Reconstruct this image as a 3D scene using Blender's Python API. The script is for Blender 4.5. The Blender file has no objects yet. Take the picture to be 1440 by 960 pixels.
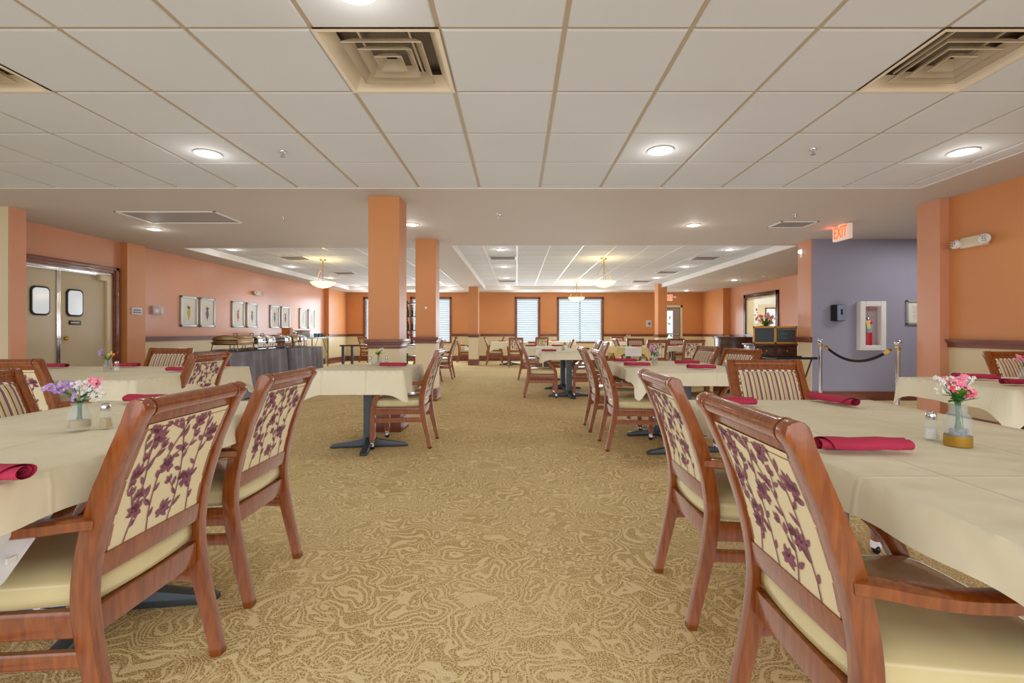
import bpy, bmesh, math, random
from mathutils import Vector, Matrix
S = bpy.context.scene
C = S.collection
PI = math.pi
R = math.radians

# ------------------------------------------------------------------ materials
def lin(c):
    return tuple((v/255/12.92 if v/255 <= .04045 else ((v/255+.055)/1.055)**2.4) for v in c) + (1,)
def mat(name, rgb, rough=.6, metal=0, spec=.5, emit=None, es=1, trans=0, ior=1.45, coat=0, alpha=1):
    m = bpy.data.materials.new(name); m.use_nodes = True
    b = m.node_tree.nodes['Principled BSDF']
    b.inputs['Base Color'].default_value = lin(rgb)
    b.inputs['Roughness'].default_value = rough
    b.inputs['Metallic'].default_value = metal
    b.inputs['Specular IOR Level'].default_value = spec
    b.inputs['Transmission Weight'].default_value = trans
    b.inputs['IOR'].default_value = ior
    b.inputs['Coat Weight'].default_value = coat
    b.inputs['Alpha'].default_value = alpha
    if emit:
        b.inputs['Emission Color'].default_value = lin(emit)
        b.inputs['Emission Strength'].default_value = es
    return m
def nt(m): return m.node_tree, m.node_tree.nodes, m.node_tree.links, m.node_tree.nodes['Principled BSDF']
def N(nodes, typ, **kw):
    n = nodes.new(typ)
    for k, v in kw.items():
        if k.startswith('i_'): n.inputs[k[2:].replace('_', ' ')].default_value = v
        else: setattr(n, k, v)
    return n
def ramp(nodes, stops, interp='LINEAR'):
    r = nodes.new('ShaderNodeValToRGB'); r.color_ramp.interpolation = interp
    el = r.color_ramp.elements
    while len(el) > 1: el.remove(el[-1])
    el[0].position = stops[0][0]; el[0].color = lin(stops[0][1])
    for p, c in stops[1:]:
        e = el.new(p); e.color = lin(c)
    return r
def mottle(m, rgb1, rgb2, scale=3, vec=(1, 1, 1), detail=3, bump=0, bscale=80, rnd=False):
    t, n, l, b = nt(m)
    tc = N(n, 'ShaderNodeTexCoord'); mp = N(n, 'ShaderNodeMapping'); mp.inputs['Scale'].default_value = vec
    l.new(tc.outputs['Object'], mp.inputs['Vector'])
    if rnd:
        oi = N(n, 'ShaderNodeObjectInfo'); l.new(oi.outputs['Random'], mp.inputs['Location'])
    no = N(n, 'ShaderNodeTexNoise', i_Scale=scale, i_Detail=detail); l.new(mp.outputs[0], no.inputs['Vector'])
    r = ramp(n, [(.3, rgb1), (.7, rgb2)]); l.new(no.outputs['Fac'], r.inputs[0]); l.new(r.outputs[0], b.inputs['Base Color'])
    if bump:
        n2 = N(n, 'ShaderNodeTexNoise', i_Scale=bscale, i_Detail=2); l.new(tc.outputs['Object'], n2.inputs['Vector'])
        bp = N(n, 'ShaderNodeBump', i_Strength=bump, i_Distance=.01); l.new(n2.outputs['Fac'], bp.inputs['Height']); l.new(bp.outputs[0], b.inputs['Normal'])
    return m
WOOD = mottle(mat('cherry_wood', (140, 70, 30), .24, coat=.35), (116, 55, 17), (148, 77, 26), 9, (9, 9, 1.1), 3, rnd=True)
TRIMW = mottle(mat('trim_wood', (110, 60, 45), .35, coat=.2), (106, 56, 40), (132, 74, 54), 2, (1, 1, 6))
DARKW = mottle(mat('dark_wood', (60, 40, 35), .25, coat=.3), (52, 34, 30), (84, 54, 44), 5, (1, 1, 6))
ORANGE = mottle(mat('orange_wall_paint', (205, 138, 92), .42), (206, 134, 80), (212, 142, 88), 1.2)
SALMON = mottle(mat('salmon_wall_paint', (205, 138, 100), .27), (210, 146, 112), (215, 152, 120), 1.2)
CREAM = mottle(mat('cream_wall_paint', (218, 200, 160), .32), (216, 198, 158), (222, 205, 168), 1.2)
PURPLE = mottle(mat('purple_wall_paint', (138, 130, 148), .5), (150, 149, 170), (158, 157, 176), 1)
CEIL = mottle(mat('ceiling_paint', (200, 188, 172), .7), (188, 176, 164), (192, 181, 170), .6)
TILE = mottle(mat('ceiling_tile', (205, 200, 190), .8), (202, 203, 204), (206, 207, 208), 1.5, bump=.05, bscale=150)
TBAR = mat('ceiling_bar', (176, 156, 128), .5)
BARW = mat('white_bar_and_highlight', (240, 238, 236), .4)
WHITE = mat('white_paint', (236, 234, 230), .4)
GREYP = mat('grey_panel', (150, 142, 138), .6)
BLACK = mat('black_plastic', (22, 22, 26), .3)
IRON = mat('dark_iron', (72, 80, 88), .4, .4)
CHROME = mat('chrome', (215, 215, 220), .12, 1)
BRONZE = mat('bronze_metal', (150, 120, 85), .25, 1)
GOLD = mat('gold_paint', (176, 134, 48), .35, .5)
BRASS = mat('brass', (200, 160, 60), .25, 1)
SEAT = mottle(mat('seat_vinyl', (206, 192, 140), .22, coat=.25), (204, 188, 136), (214, 202, 156), 5)
PANEL = mat('floral_ground', (222, 208, 170), .8)
MAROON = mottle(mat('floral_motif', (120, 66, 84), .85), (116, 58, 80), (146, 92, 108), 160)
BURG = mottle(mat('burgundy_napkin_cloth', (176, 36, 72), .75), (170, 34, 66), (188, 44, 82), 8, bump=.15, bscale=300)
SKIRT = mottle(mat('charcoal_skirt', (112, 108, 116), .7), (104, 100, 108), (122, 120, 130), 4)
DOORP = mottle(mat('door_paint', (200, 184, 152), .4), (196, 180, 148), (204, 190, 160), 1.5)
GLASS = mat('clear_glass', (255, 255, 255), .03, alpha=.08)
JARG = mat('jar_glass', (215, 230, 232), .04, alpha=.15, spec=.8)
SAND = mat('tan_sand', (190, 165, 120), .9)
PEBBLE = mat('lilac_pebbles', (150, 140, 160), .5)
GREEN = mat('leaf_green', (80, 150, 30), .5)
DGREEN = mat('stem_green', (50, 110, 60), .6)
LIGHTM = mat('lamp_lens', (255, 250, 240), .4, emit=(255, 250, 238), es=7)
BOWL = mat('pendant_glass', (255, 240, 190), .4, emit=(255, 232, 150), es=1.6)
RED = mat('red_enamel', (205, 25, 45), .25, coat=.4)
BLINDM = mat('blind_slat', (214, 228, 238), .5, emit=(150, 200, 220), es=.3)  # faint bluish emission stands in for daylight coming through the slats
PAPER = mat('print_paper', (236, 228, 212), .7)
SILVER = mat('silver_frame', (176, 184, 184), .35, .35)
CHALK = mat('chalkboard', (70, 82, 92), .6)
OAK = mat('honey_oak', (214, 160, 70), .45)
COPEN = mat('door_window', (215, 222, 228), .1, emit=(210, 220, 228), es=.35)

# table linen: cream, faint crease lines and broad soft wrinkles
CLOTH = mottle(mat('table_linen', (232, 224, 196), .7), (226, 218, 188), (236, 229, 204), 2.5)
def _cl():
    t, n, l, b = nt(CLOTH)
    tc = N(n, 'ShaderNodeTexCoord')
    a = N(n, 'ShaderNodeTexNoise', i_Scale=4.5, i_Detail=2); l.new(tc.outputs['Object'], a.inputs['Vector'])
    sx = N(n, 'ShaderNodeSeparateXYZ'); l.new(tc.outputs['Object'], sx.inputs[0])
    hs = []
    for ax, per in (('X', .37), ('Y', .42)):
        o_ = N(n, 'ShaderNodeMath', operation='SUBTRACT'); l.new(sx.outputs[ax], o_.inputs[0]); o_.inputs[1].default_value = .1
        p = N(n, 'ShaderNodeMath', operation='PINGPONG'); l.new(o_.outputs[0], p.inputs[0]); p.inputs[1].default_value = per/2
        g = N(n, 'ShaderNodeMapRange', interpolation_type='SMOOTHSTEP'); l.new(p.outputs[0], g.inputs[0]); g.inputs[1].default_value = .012; g.inputs[2].default_value = 0
        hs.append(g)
    s = N(n, 'ShaderNodeMath', operation='ADD'); l.new(hs[0].outputs[0], s.inputs[0]); h2 = N(n, 'ShaderNodeMath', operation='MULTIPLY'); l.new(hs[1].outputs[0], h2.inputs[0]); h2.inputs[1].default_value = .35; l.new(h2.outputs[0], s.inputs[1])
    q = N(n, 'ShaderNodeMath', operation='MULTIPLY_ADD'); l.new(s.outputs[0], q.inputs[0]); q.inputs[1].default_value = .16; l.new(a.outputs['Fac'], q.inputs[2])
    bp = N(n, 'ShaderNodeBump', i_Strength=.8, i_Distance=.03); l.new(q.outputs[0], bp.inputs['Height']); l.new(bp.outputs[0], b.inputs['Normal'])
_cl()
YCLOTH = mottle(mat('yellow_linen', (224, 202, 130), .7), (220, 196, 120), (230, 212, 145), 3)
WCLOTH = mottle(mat('white_linen', (236, 236, 236), .7), (228, 230, 234), (240, 240, 240), 3)

def stripes():
    m = mat('striped_fabric', (200, 180, 150), .8); t, n, l, b = nt(m)
    tc = N(n, 'ShaderNodeTexCoord'); sx = N(n, 'ShaderNodeSeparateXYZ'); l.new(tc.outputs['Object'], sx.inputs[0])
    mu = N(n, 'ShaderNodeMath', operation='MULTIPLY'); l.new(sx.outputs['X'], mu.inputs[0]); mu.inputs[1].default_value = 19
    fr = N(n, 'ShaderNodeMath', operation='FRACT'); l.new(mu.outputs[0], fr.inputs[0])
    cr, br, mv, wh = (226, 208, 160), (118, 80, 46), (128, 84, 104), (238, 230, 206)
    r = ramp(n, [(0, cr), (.1, mv), (.34, wh), (.4, br), (.44, cr), (.54, (150, 104, 118)), (.58, cr), (.66, br), (.8, wh), (.86, (150, 104, 118)), (.9, cr)], 'CONSTANT')
    l.new(fr.outputs[0], r.inputs[0])
    ab = N(n, 'ShaderNodeMath', operation='ABSOLUTE'); l.new(sx.outputs['X'], ab.inputs[0])
    g1 = N(n, 'ShaderNodeMath', operation='GREATER_THAN'); l.new(ab.outputs[0], g1.inputs[0]); g1.inputs[1].default_value = .166
    g2 = N(n, 'ShaderNodeMath', operation='GREATER_THAN'); l.new(sx.outputs['Z'], g2.inputs[0]); g2.inputs[1].default_value = .836
    mx = N(n, 'ShaderNodeMath', operation='MAXIMUM'); l.new(g1.outputs[0], mx.inputs[0]); l.new(g2.outputs[0], mx.inputs[1])
    ck = N(n, 'ShaderNodeTexChecker', i_Scale=55); ck.inputs['Color1'].default_value = lin(mv); ck.inputs['Color2'].default_value = lin(wh)
    l.new(tc.outputs['Object'], ck.inputs['Vector'])
    mix = N(n, 'ShaderNodeMix', data_type='RGBA'); l.new(mx.outputs[0], mix.inputs[0]); l.new(r.outputs[0], mix.inputs[6]); l.new(ck.outputs[0], mix.inputs[7])
    l.new(mix.outputs[2], b.inputs['Base Color'])
    return m
STRIPE = stripes()

def carpet():
    m = mat('patterned_carpet', (190, 155, 95), .95, spec=.15); t, n, l, b = nt(m)
    tc = N(n, 'ShaderNodeTexCoord')
    dn = N(n, 'ShaderNodeTexNoise', i_Scale=5.0, i_Detail=1.5); l.new(tc.outputs['Object'], dn.inputs['Vector'])
    va = N(n, 'ShaderNodeVectorMath', operation='MULTIPLY_ADD'); l.new(dn.outputs['Color'], va.inputs[0]); va.inputs[1].default_value = (.34, .34, 0); l.new(tc.outputs['Object'], va.inputs[2])
    def sine(src, k):
        a = N(n, 'ShaderNodeMath', operation='MULTIPLY'); l.new(src, a.inputs[0]); a.inputs[1].default_value = k
        s = N(n, 'ShaderNodeMath', operation='SINE'); l.new(a.outputs[0], s.inputs[0]); return s.outputs[0]
    def thr(src, a, c):
        mr = N(n, 'ShaderNodeMapRange', interpolation_type='SMOOTHSTEP'); l.new(src, mr.inputs[0]); mr.inputs[1].default_value = a; mr.inputs[2].default_value = c; return mr.outputs[0]
    def mth(op, a, c):
        x = N(n, 'ShaderNodeMath', operation=op)
        for i, v in enumerate((a, c)):
            if isinstance(v, (int, float)): x.inputs[i].default_value = v
            else: l.new(v, x.inputs[i])
        return x.outputs[0]
    # scroll rings round scattered centres
    v1 = N(n, 'ShaderNodeTexVoronoi', i_Scale=3.9); l.new(va.outputs[0], v1.inputs['Vector'])
    rings = thr(sine(v1.outputs['Distance'], 56), .2, .75)
    n1 = N(n, 'ShaderNodeTexNoise', i_Scale=5.5, i_Detail=1.5, i_Distortion=1.2); l.new(tc.outputs['Object'], n1.inputs['Vector'])
    scroll = thr(sine(n1.outputs['Fac'], 96), .2, .75)
    v2 = N(n, 'ShaderNodeTexVoronoi', i_Scale=11); l.new(va.outputs[0], v2.inputs['Vector'])
    leaf = thr(sine(v2.outputs['Distance'], 24), .3, .8)
    n3 = N(n, 'ShaderNodeTexNoise', i_Scale=2.6, i_Detail=0); l.new(tc.outputs['Object'], n3.inputs['Vector'])
    sel = thr(n3.outputs['Fac'], .46, .54)
    mixa = N(n, 'ShaderNodeMix'); l.new(sel, mixa.inputs[0]); l.new(rings, mixa.inputs[2]); l.new(scroll, mixa.inputs[3])
    n4 = N(n, 'ShaderNodeTexNoise', i_Scale=4.2, i_Detail=0); 
    mp = N(n, 'ShaderNodeMapping'); mp.inputs['Location'].default_value = (7, 3, 0); l.new(tc.outputs['Object'], mp.inputs[0]); l.new(mp.outputs[0], n4.inputs['Vector'])
    sel2 = thr(n4.outputs['Fac'], .5, .6)
    mixb = N(n, 'ShaderNodeMix'); l.new(sel2, mixb.inputs[0]); l.new(mixa.outputs[0], mixb.inputs[2]); l.new(leaf, mixb.inputs[3])
    # loop pile speckle
    sp = N(n, 'ShaderNodeTexNoise', i_Scale=170, i_Detail=1); l.new(tc.outputs['Object'], sp.inputs['Vector'])
    spk = thr(sp.outputs['Fac'], .36, .64)
    spd = mth('MULTIPLY', mth('SUBTRACT', spk, .5), .62)
    val = mth('ADD', mth('MULTIPLY_ADD', mixb.outputs[0], .72), spd)
    val2 = mth('ADD', val, .14)
    ly = N(n, 'ShaderNodeTexNoise', i_Scale=.9, i_Detail=2); l.new(tc.outputs['Object'], ly.inputs['Vector'])
    val3 = mth('ADD', val2, mth('MULTIPLY', mth('SUBTRACT', ly.outputs['Fac'], .5), .5))
    r = ramp(n, [(0, (98, 78, 44)), (.33, (166, 136, 82)), (.65, (214, 188, 130)), (1, (238, 218, 168))])
    l.new(val3, r.inputs[0]); l.new(r.outputs[0], b.inputs['Base Color'])
    bp = N(n, 'ShaderNodeBump', i_Strength=.35, i_Distance=.006); l.new(val, bp.inputs['Height']); l.new(bp.outputs[0], b.inputs['Normal'])
    return m
CARPET = carpet()

# ------------------------------------------------------------------ mesh helpers
def tf(bm, vs, M):
    for v in vs: v.co = M @ v.co
def box(bm, x0, x1, y0, y1, z0, z1, m=0, bev=0, M=None):
    b2 = bmesh.new()
    bmesh.ops.create_cube(b2, size=1)
    for v in b2.verts:
        v.co = Vector(((x0+x1)/2+v.co.x*(x1-x0), (y0+y1)/2+v.co.y*(y1-y0), (z0+z1)/2+v.co.z*(z1-z0)))
    if bev: bmesh.ops.bevel(b2, geom=b2.edges[:], offset=bev, segments=2, affect='EDGES', profile=.6)
    if M is not None: tf(b2, b2.verts, M)
    merge(bm, b2, m, smooth=bool(bev))
def merge(bm, b2, m=0, smooth=False):
    mp = {v: bm.verts.new(v.co) for v in b2.verts}
    for f in b2.faces:
        try: g = bm.faces.new([mp[v] for v in f.verts])
        except ValueError: continue
        g.material_index = m; g.smooth = smooth
    b2.free()
def smooth(P, k=4):
    P = [Vector(p) for p in P]; out = []
    for i in range(len(P)-1):
        a, b, c, d = P[max(i-1, 0)], P[i], P[i+1], P[min(i+2, len(P)-1)]
        for j in range(k):
            t = j/k; out.append(.5*((2*b)+(c-a)*t+(2*a-5*b+4*c-d)*t*t+(3*b-a-3*c+d)*t**3))
    return out+[P[-1]]
def prism(bm, poly, axis, a, b, m=0, bev=0, M=None, smooth=False):
    """poly = list of 2D points, extruded along axis (0,1,2) from a to b"""
    b2 = bmesh.new()
    def P(p, t):
        if axis == 0: return Vector((t, p[0], p[1]))
        if axis == 1: return Vector((p[0], t, p[1]))
        return Vector((p[0], p[1], t))
    A = [b2.verts.new(P(p, a)) for p in poly]; B = [b2.verts.new(P(p, b)) for p in poly]
    b2.faces.new(A); b2.faces.new(B[::-1])
    n = len(poly)
    for i in range(n): b2.faces.new([A[i], B[i], B[(i+1) % n], A[(i+1) % n]])
    bmesh.ops.recalc_face_normals(b2, faces=b2.faces[:])
    if bev:
        es = [e for e in b2.edges if len(e.link_faces) == 2 and e.calc_face_angle(0) > .8]
        bmesh.ops.bevel(b2, geom=es, offset=bev, segments=2, affect='EDGES', profile=.6)
    if M is not None: tf(b2, b2.verts, M)
    merge(bm, b2, m, smooth or bool(bev))
def lathe(bm, prof, n=20, c=(0, 0, 0), m=0, M=None, smooth=True, seg=None):
    b2 = bmesh.new(); rings = []
    for r, z in prof:
        if r < 1e-6: rings.append([b2.verts.new((0, 0, z))])
        else: rings.append([b2.verts.new((r*math.cos(2*PI*i/n), r*math.sin(2*PI*i/n), z)) for i in range(n)])
    for a, b in zip(rings, rings[1:]):
        for i in range(n):
            j = (i+1) % n
            if len(a) == 1 and len(b) == 1: continue
            if len(a) == 1: b2.faces.new([a[0], b[i], b[j]])
            elif len(b) == 1: b2.faces.new([a[i], a[j], b[0]])
            else: b2.faces.new([a[i], a[j], b[j], b[i]])
    bmesh.ops.recalc_face_normals(b2, faces=b2.faces[:])
    T = Matrix.Translation(c)
    tf(b2, b2.verts, T if M is None else T @ M)
    merge(bm, b2, m, smooth)
def tube(bm, pts, r, n=8, m=0, flat=None, cap=True):
    """round or rectangular sweep. r scalar or list; flat=(w,h) for a rectangular section with w horizontal"""
    pts = [Vector(p) for p in pts]; b2 = bmesh.new(); rings = []
    for i, p in enumerate(pts):
        t = (pts[min(i+1, len(pts)-1)] - pts[max(i-1, 0)]).normalized()
        up = Vector((0, 0, 1)) if abs(t.z) < .95 else Vector((0, 1, 0))
        if flat and len(flat) > 2: up = Vector(flat[2])
        s = t.cross(up).normalized(); u = s.cross(t).normalized()
        rr = r[i] if isinstance(r, (list, tuple)) else r
        if flat:
            w, h = flat[0]/2, flat[1]/2; k = .3
            q = [(w, h*(1-k)), (w*(1-k), h), (-w*(1-k), h), (-w, h*(1-k)), (-w, -h*(1-k)), (-w*(1-k), -h), (w*(1-k), -h), (w, -h*(1-k))]
            rings.append([b2.verts.new(p+s*a+u*b) for a, b in q])
        else:
            rings.append([b2.verts.new(p+(s*math.cos(2*PI*k/n)+u*math.sin(2*PI*k/n))*rr) for k in range(n)])
    for a, b in zip(rings, rings[1:]):
        k = len(a)
        for i in range(k): b2.faces.new([a[i], a[(i+1) % k], b[(i+1) % k], b[i]])
    if cap: b2.faces.new(rings[0][::-1]); b2.faces.new(rings[-1])
    bmesh.ops.recalc_face_normals(b2, faces=b2.faces[:])
    merge(bm, b2, m, True)
def ball(bm, c, r, m=0, sc=(1, 1, 1), u=12, v=8):
    b2 = bmesh.new(); bmesh.ops.create_uvsphere(b2, u_segments=u, v_segments=v, radius=r)
    for x in b2.verts: x.co = Vector((c[0]+x.co.x*sc[0], c[1]+x.co.y*sc[1], c[2]+x.co.z*sc[2]))
    merge(bm, b2, m, True)
def quad(bm, pts, m=0):
    f = bm.faces.new([bm.verts.new(p) for p in pts]); f.material_index = m; return f
def obj(name, bm, mats, parent=None, loc=None, rz=0, sharp=True):
    me = bpy.data.meshes.new(name); bm.to_mesh(me); bm.free()
    for m in (mats if isinstance(mats, (list, tuple)) else [mats]): me.materials.append(m)
    if sharp: me.set_sharp_from_angle(angle=R(42))
    o = bpy.data.objects.new(name, me); C.objects.link(o)
    if parent: o.parent = parent
    if loc: o.location = loc
    if rz: o.rotation_euler = (0, 0, rz)
    return o
def tag(o, label, cat, group=None):
    o['label'] = label; o['category'] = cat
    if group: o['group'] = group
    return o
def thing(name, label, cat, loc=(0, 0, 0), rz=0, group=None):
    o = bpy.data.objects.new(name, None); C.objects.link(o); o.empty_display_size = .1
    o.location = loc; o.rotation_euler = (0, 0, rz)
    return tag(o, label, cat, group)
def struct(name, bm, mats, parent=None):
    o = obj(name, bm, mats, parent)
    if not parent: o['kind'] = 'structure'
    return o
def dup(root, loc, rz, label, group=None):
    r = root.copy(); C.objects.link(r); r.location = loc; r.rotation_euler = (0, 0, rz); r['label'] = label
    if group: r['group'] = group
    elif 'group' in r: del r['group']
    for ch in list(root.children):
        c = ch.copy(); C.objects.link(c); c.parent = r
        for g in ch.children:
            d = g.copy(); C.objects.link(d); d.parent = c
    return r
B = bmesh.new

# ------------------------------------------------------------------ room shell
HC = 2.53          # soffit height
RZ0, RZ1 = .908, .995
LX = -6.45; RX = 4.71; FX = 7.1; BY = 17.8
bm = B(); quad(bm, [(-9, -4, 0), (10, -4, 0), (10, 18, 0), (-9, 18, 0)]); struct('floor', bm, CARPET)

def twotone(bm, x0, x1, y0, y1, z0=0, z1=HC, up=0, lo=1):
    if z0 < .95: box(bm, x0, x1, y0, y1, z0, min(.95, z1), lo)
    if z1 > .95: box(bm, x0, x1, y0, y1, max(.95, z0), z1, up)
def wall_x_openings(bm, y0, y1, xa, xb, ops, along='x', **k):
    cur = xa
    for a, b, za, zb in sorted(ops):
        for (p, q, z0, z1) in ((cur, a, 0, HC+.2), (a, b, 0, za), (a, b, zb, HC+.2)):
            if q-p > 1e-4 and z1-z0 > 1e-4:
                if along == 'x': twotone(bm, p, q, y0, y1, z0, z1, **k)
                else: twotone(bm, y0, y1, p, q, z0, z1, **k)
        cur = b
    if along == 'x': twotone(bm, cur, xb, y0, y1, 0, HC+.2, **k)
    else: twotone(bm, y0, y1, cur, xb, 0, HC+.2, **k)
WIN = [(-5.62, -4.82, .72, 2.29), (-3.88, -2.49, .72, 2.29), (-.01, .79, .72, 2.29), (1.55, 3.14, .72, 2.29)]
bm = B(); wall_x_openings(bm, BY, BY+.15, -6.6, 7.3, WIN+[(5.2, 6.04, 0, 2.0)]); struct('wall_back', bm, [ORANGE, CREAM])
bm = B(); wall_x_openings(bm, LX-.15, LX, 5.75, 16.1, [(5.9, 7.66, 0, 2.02)], 'y')
box(bm, LX, -6.34, 7.82, 8.2, 0, HC, 2)
box(bm, -6.6, -6.3, 16.1, BY, .95, HC, 2); box(bm, -6.6, -6.3, 16.1, BY, 0, .95, 1)
struct('wall_left', bm, [SALMON, CREAM, ORANGE])
bm = B(); box(bm, -8.2, -5.89, 5.565, 5.75, 0, HC+.1, 0); box(bm, -5.89, -5.87, 5.57, 5.75, 0, HC+.1, 1); struct('wall_left_return', bm, [CREAM, SALMON])
bm = B(); twotone(bm, RX, RX+.15, -1.2, 5.24); box(bm, 4.61, RX+.15, 5.24, 5.54, 0, HC, 2); struct('wall_right', bm, [ORANGE, CREAM, SALMON])
bm = B(); box(bm, 4.63, 9, 7.54, 7.56, 0, HC+.1, 2); box(bm, 4.61, 4.63, 7.54, 7.89, .95, HC, 0); box(bm, 4.61, 4.63, 7.54, 7.89, 0, .95, 1)
box(bm, 4.63, 7.2, 7.56, 7.89, 0, HC, 0); struct('wall_corridor', bm, [SALMON, CREAM, PURPLE])
bm = B(); box(bm, 9, 9.15, 5.0, 7.6, 0, HC, 0); box(bm, 4.86, 9.15, 4.9, 5.05, 0, HC, 0); struct('wall_corridor_end', bm, [PURPLE])
bm = B(); wall_x_openings(bm, FX, FX+.15, 7.89, 16.0, [(13.12, 14.9, .96, 2.12)], 'y')
box(bm, 6.86, 7.25, 16.0, BY, .95, HC, 2); box(bm, 6.86, 7.25, 16.0, BY, 0, .95, 1)
struct('wall_far_right', bm, [SALMON, CREAM, ORANGE])

# chair rails (two-step moulding) and baseboards
def rail(bm, x0, x1, y0, y1, d):
    """d = outward side: -x,+x,-y ; box from wall plane"""
    for z0, z1, t in ((.908, .955, .018), (.955, .975, .035), (.975, .995, .05)):
        a = [x0, x1, y0, y1]
        if d == '+x': a[1] = x0+t
        if d == '-x': a[0] = x1-t
        if d == '-y': a[2] = y1-t
        box(bm, *a, z0, z1)
def base(bm, x0, x1, y0, y1, d, h=.19):
    for z0, z1, t in ((0, h*.8, .02), (h*.8, h, .012)):
        a = [x0, x1, y0, y1]
        if d == '+x': a[1] = x0+t
        if d == '-x': a[0] = x1-t
        if d == '-y': a[2] = y1-t
        box(bm, *a, z0, z1)
def strips(f, z):
    bm = B(); z(bm, f)
    return bm
bm = B()
for a, b in ((-6.3, -5.69), (-4.75, -3.95), (-2.42, -.08), (.86, 1.475), (3.21, 5.12), (6.12, 6.86)): rail(bm, a, b, BY, BY, '-y')
struct('trim_1', bm, TRIMW)
bm = B(); rail(bm, LX, LX, 8.2, 16.1, '+x'); rail(bm, -6.3, -6.3, 16.05, BY-.05, '+x'); struct('trim_2', bm, TRIMW)
bm = B(); rail(bm, RX, RX, -1.2, 5.24, '-x'); struct('trim_3', bm, TRIMW)
bm = B(); rail(bm, 4.61, 4.61, 7.5, 7.93, '-x'); struct('trim_4', bm, TRIMW)
bm = B(); rail(bm, FX, FX, 7.9, 16, '-x'); rail(bm, 6.86, 6.86, 15.95, BY-.05, '-x'); struct('trim_5', bm, TRIMW)
bm = B()
for a, b in ((-6.3, 5.12), (6.12, 6.86)): base(bm, a, b, BY, BY, '-y')
struct('baseboard_back', bm, TRIMW)
bm = B(); base(bm, LX, LX, 8.2, 16.1, '+x'); base(bm, -6.3, -6.3, 16.08, BY-.02, '+x'); struct('baseboard_left', bm, TRIMW)
bm = B(); base(bm, RX, RX, -1.2, 5.24, '-x'); struct('baseboard_right', bm, TRIMW)
bm = B(); base(bm, 4.6, 9, 7.54, 7.54, '-y', .14); base(bm, 4.61, 4.61, 7.52, 7.9, '-x', .14); struct('baseboard_corridor', bm, TRIMW)
bm = B(); base(bm, FX, FX, 7.9, 16, '-x'); base(bm, 6.86, 6.86, 15.98, BY-.02, '-x'); struct('baseboard_far_right', bm, TRIMW)

# square columns
def column(label, x0, x1, y0, y1):
    t = thing('column', label, 'column', ((x0+x1)/2, (y0+y1)/2, 0), group='square orange columns')
    w, d = (x1-x0)/2, (y1-y0)/2
    bm = B(); twotone(bm, -w, w, -d, d, 0, HC+.13); obj('shaft', bm, [ORANGE, CREAM], t)
    bm = B()
    for z0, z1, q in ((.895, .94, .012), (.94, .958, .028), (.958, .995, .04)): box(bm, -w-q, w+q, -d-q, d+q, z0, z1, 0, .004)
    obj('chair_rail', bm, TRIMW, t)
    bm = B()
    for z0, z1, q in ((0, .15, .02), (.15, .19, .012)): box(bm, -w-q, w+q, -d-q, d+q, z0, z1, 0, .003)
    obj('baseboard', bm, TRIMW, t)
column('nearest square orange column with cream base, right behind the small clothed table', -1.6, -1.265, 5.17, 5.5)
column('square orange column just behind the nearest one, second from the front', -1.585, -1.265, 7.5, 7.83)
column('small looking square orange column before the back wall, left of centre', -1.56, -1.25, 15.5, 15.85)
column('square orange column at the right rear, beside the exit door', 4.61, 4.9, 15.7, 16.1)

# ceilings
def tiles(bm, x0, x1, y0, y1, ox, oy, z, s=.61, bar=.012, drop=.008, far=False):
    """suspended grid: T-bars plane at z, tiles hang 'drop' below with sloped edges"""
    def lines(a, b, o):
        k = math.ceil((a-o)/s - 1e-6); L = [a]
        while o+k*s < b-1e-6:
            if o+k*s > a+1e-3: L.append(o+k*s)
            k += 1
        return L+[b]
    X = lines(x0, x1, ox); Y = lines(y0, y1, oy)
    for a, b in zip(X, X[1:]):
        for c, d in zip(Y, Y[1:]):
            if any(abs(a-h[0]) < .05 and abs(c-h[1]) < .05 for h in HOLES): continue
            quad(bm, [(a, c, z), (b, c, z), (b, d, z), (a, d, z)], 1)
            a1, b1, c1, d1 = a+bar, b-bar, c+bar*.8, d-bar*.8; e = .006; zt = z-drop
            if b1-a1 < .02 or d1-c1 < .02: continue
            o4 = [(a1, c1, z-.0005), (b1, c1, z-.0005), (b1, d1, z-.0005), (a1, d1, z-.0005)]
            i4 = [(a1+e, c1+e, zt), (b1-e, c1+e, zt), (b1-e, d1-e, zt), (a1+e, d1-e, zt)]
            V = [bm.verts.new(p) for p in o4]; W = [bm.verts.new(p) for p in i4]
            bm.faces.new(W)
            for i in range(4): f = bm.faces.new([V[i], V[(i+1) % 4], W[(i+1) % 4], W[i]]); f.material_index = 0 if i != 2 else 2  # far bevel of each tile painted white, imitating a highlight
GX, GY = .231, 4.14
HOLES = [(GX-.61*2, GY-.61*3), (GX-.61*6, GY-.61*3), (GX+.61*3, GY-.61*3)]
bm = B(); tiles(bm, -5.3, 4.09, -2.6, 4.88, GX, GY, HC+.008)
struct('ceiling', bm, [TILE, TBAR, BARW])
T1B = (-1.1, 4.73, 8.1, 16.6); T2B = (-5.8, -1.8, 8.35, 16.6); TZ = HC+.12
bm = B()
def soff(x0, x1, y0, y1): box(bm, x0, x1, y0, y1, HC, HC+.2)
soff(-8.2, 9.2, 4.88, 5.75); soff(-6.6, 9.2, 5.75, 8.1)
soff(-9, -5.3, -2.6, 4.88); soff(4.09, 4.9, -2.6, 4.88)
soff(-6.6, -1.1, 8.1, 8.35); soff(-6.6, -5.8, 8.35, 16.6); soff(-1.8, -1.1, 8.35, 16.6); soff(4.73, 7.3, 8.1, 16.6); soff(-6.6, 7.3, 16.6, BY+.1)
struct('ceiling_soffit', bm, CEIL)
bm = B()
for (a, b, c, d) in (T1B, T2B):
    tiles(bm, a, b, c, d, 0.0, 9.2, TZ, bar=.014, drop=.006)
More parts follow.
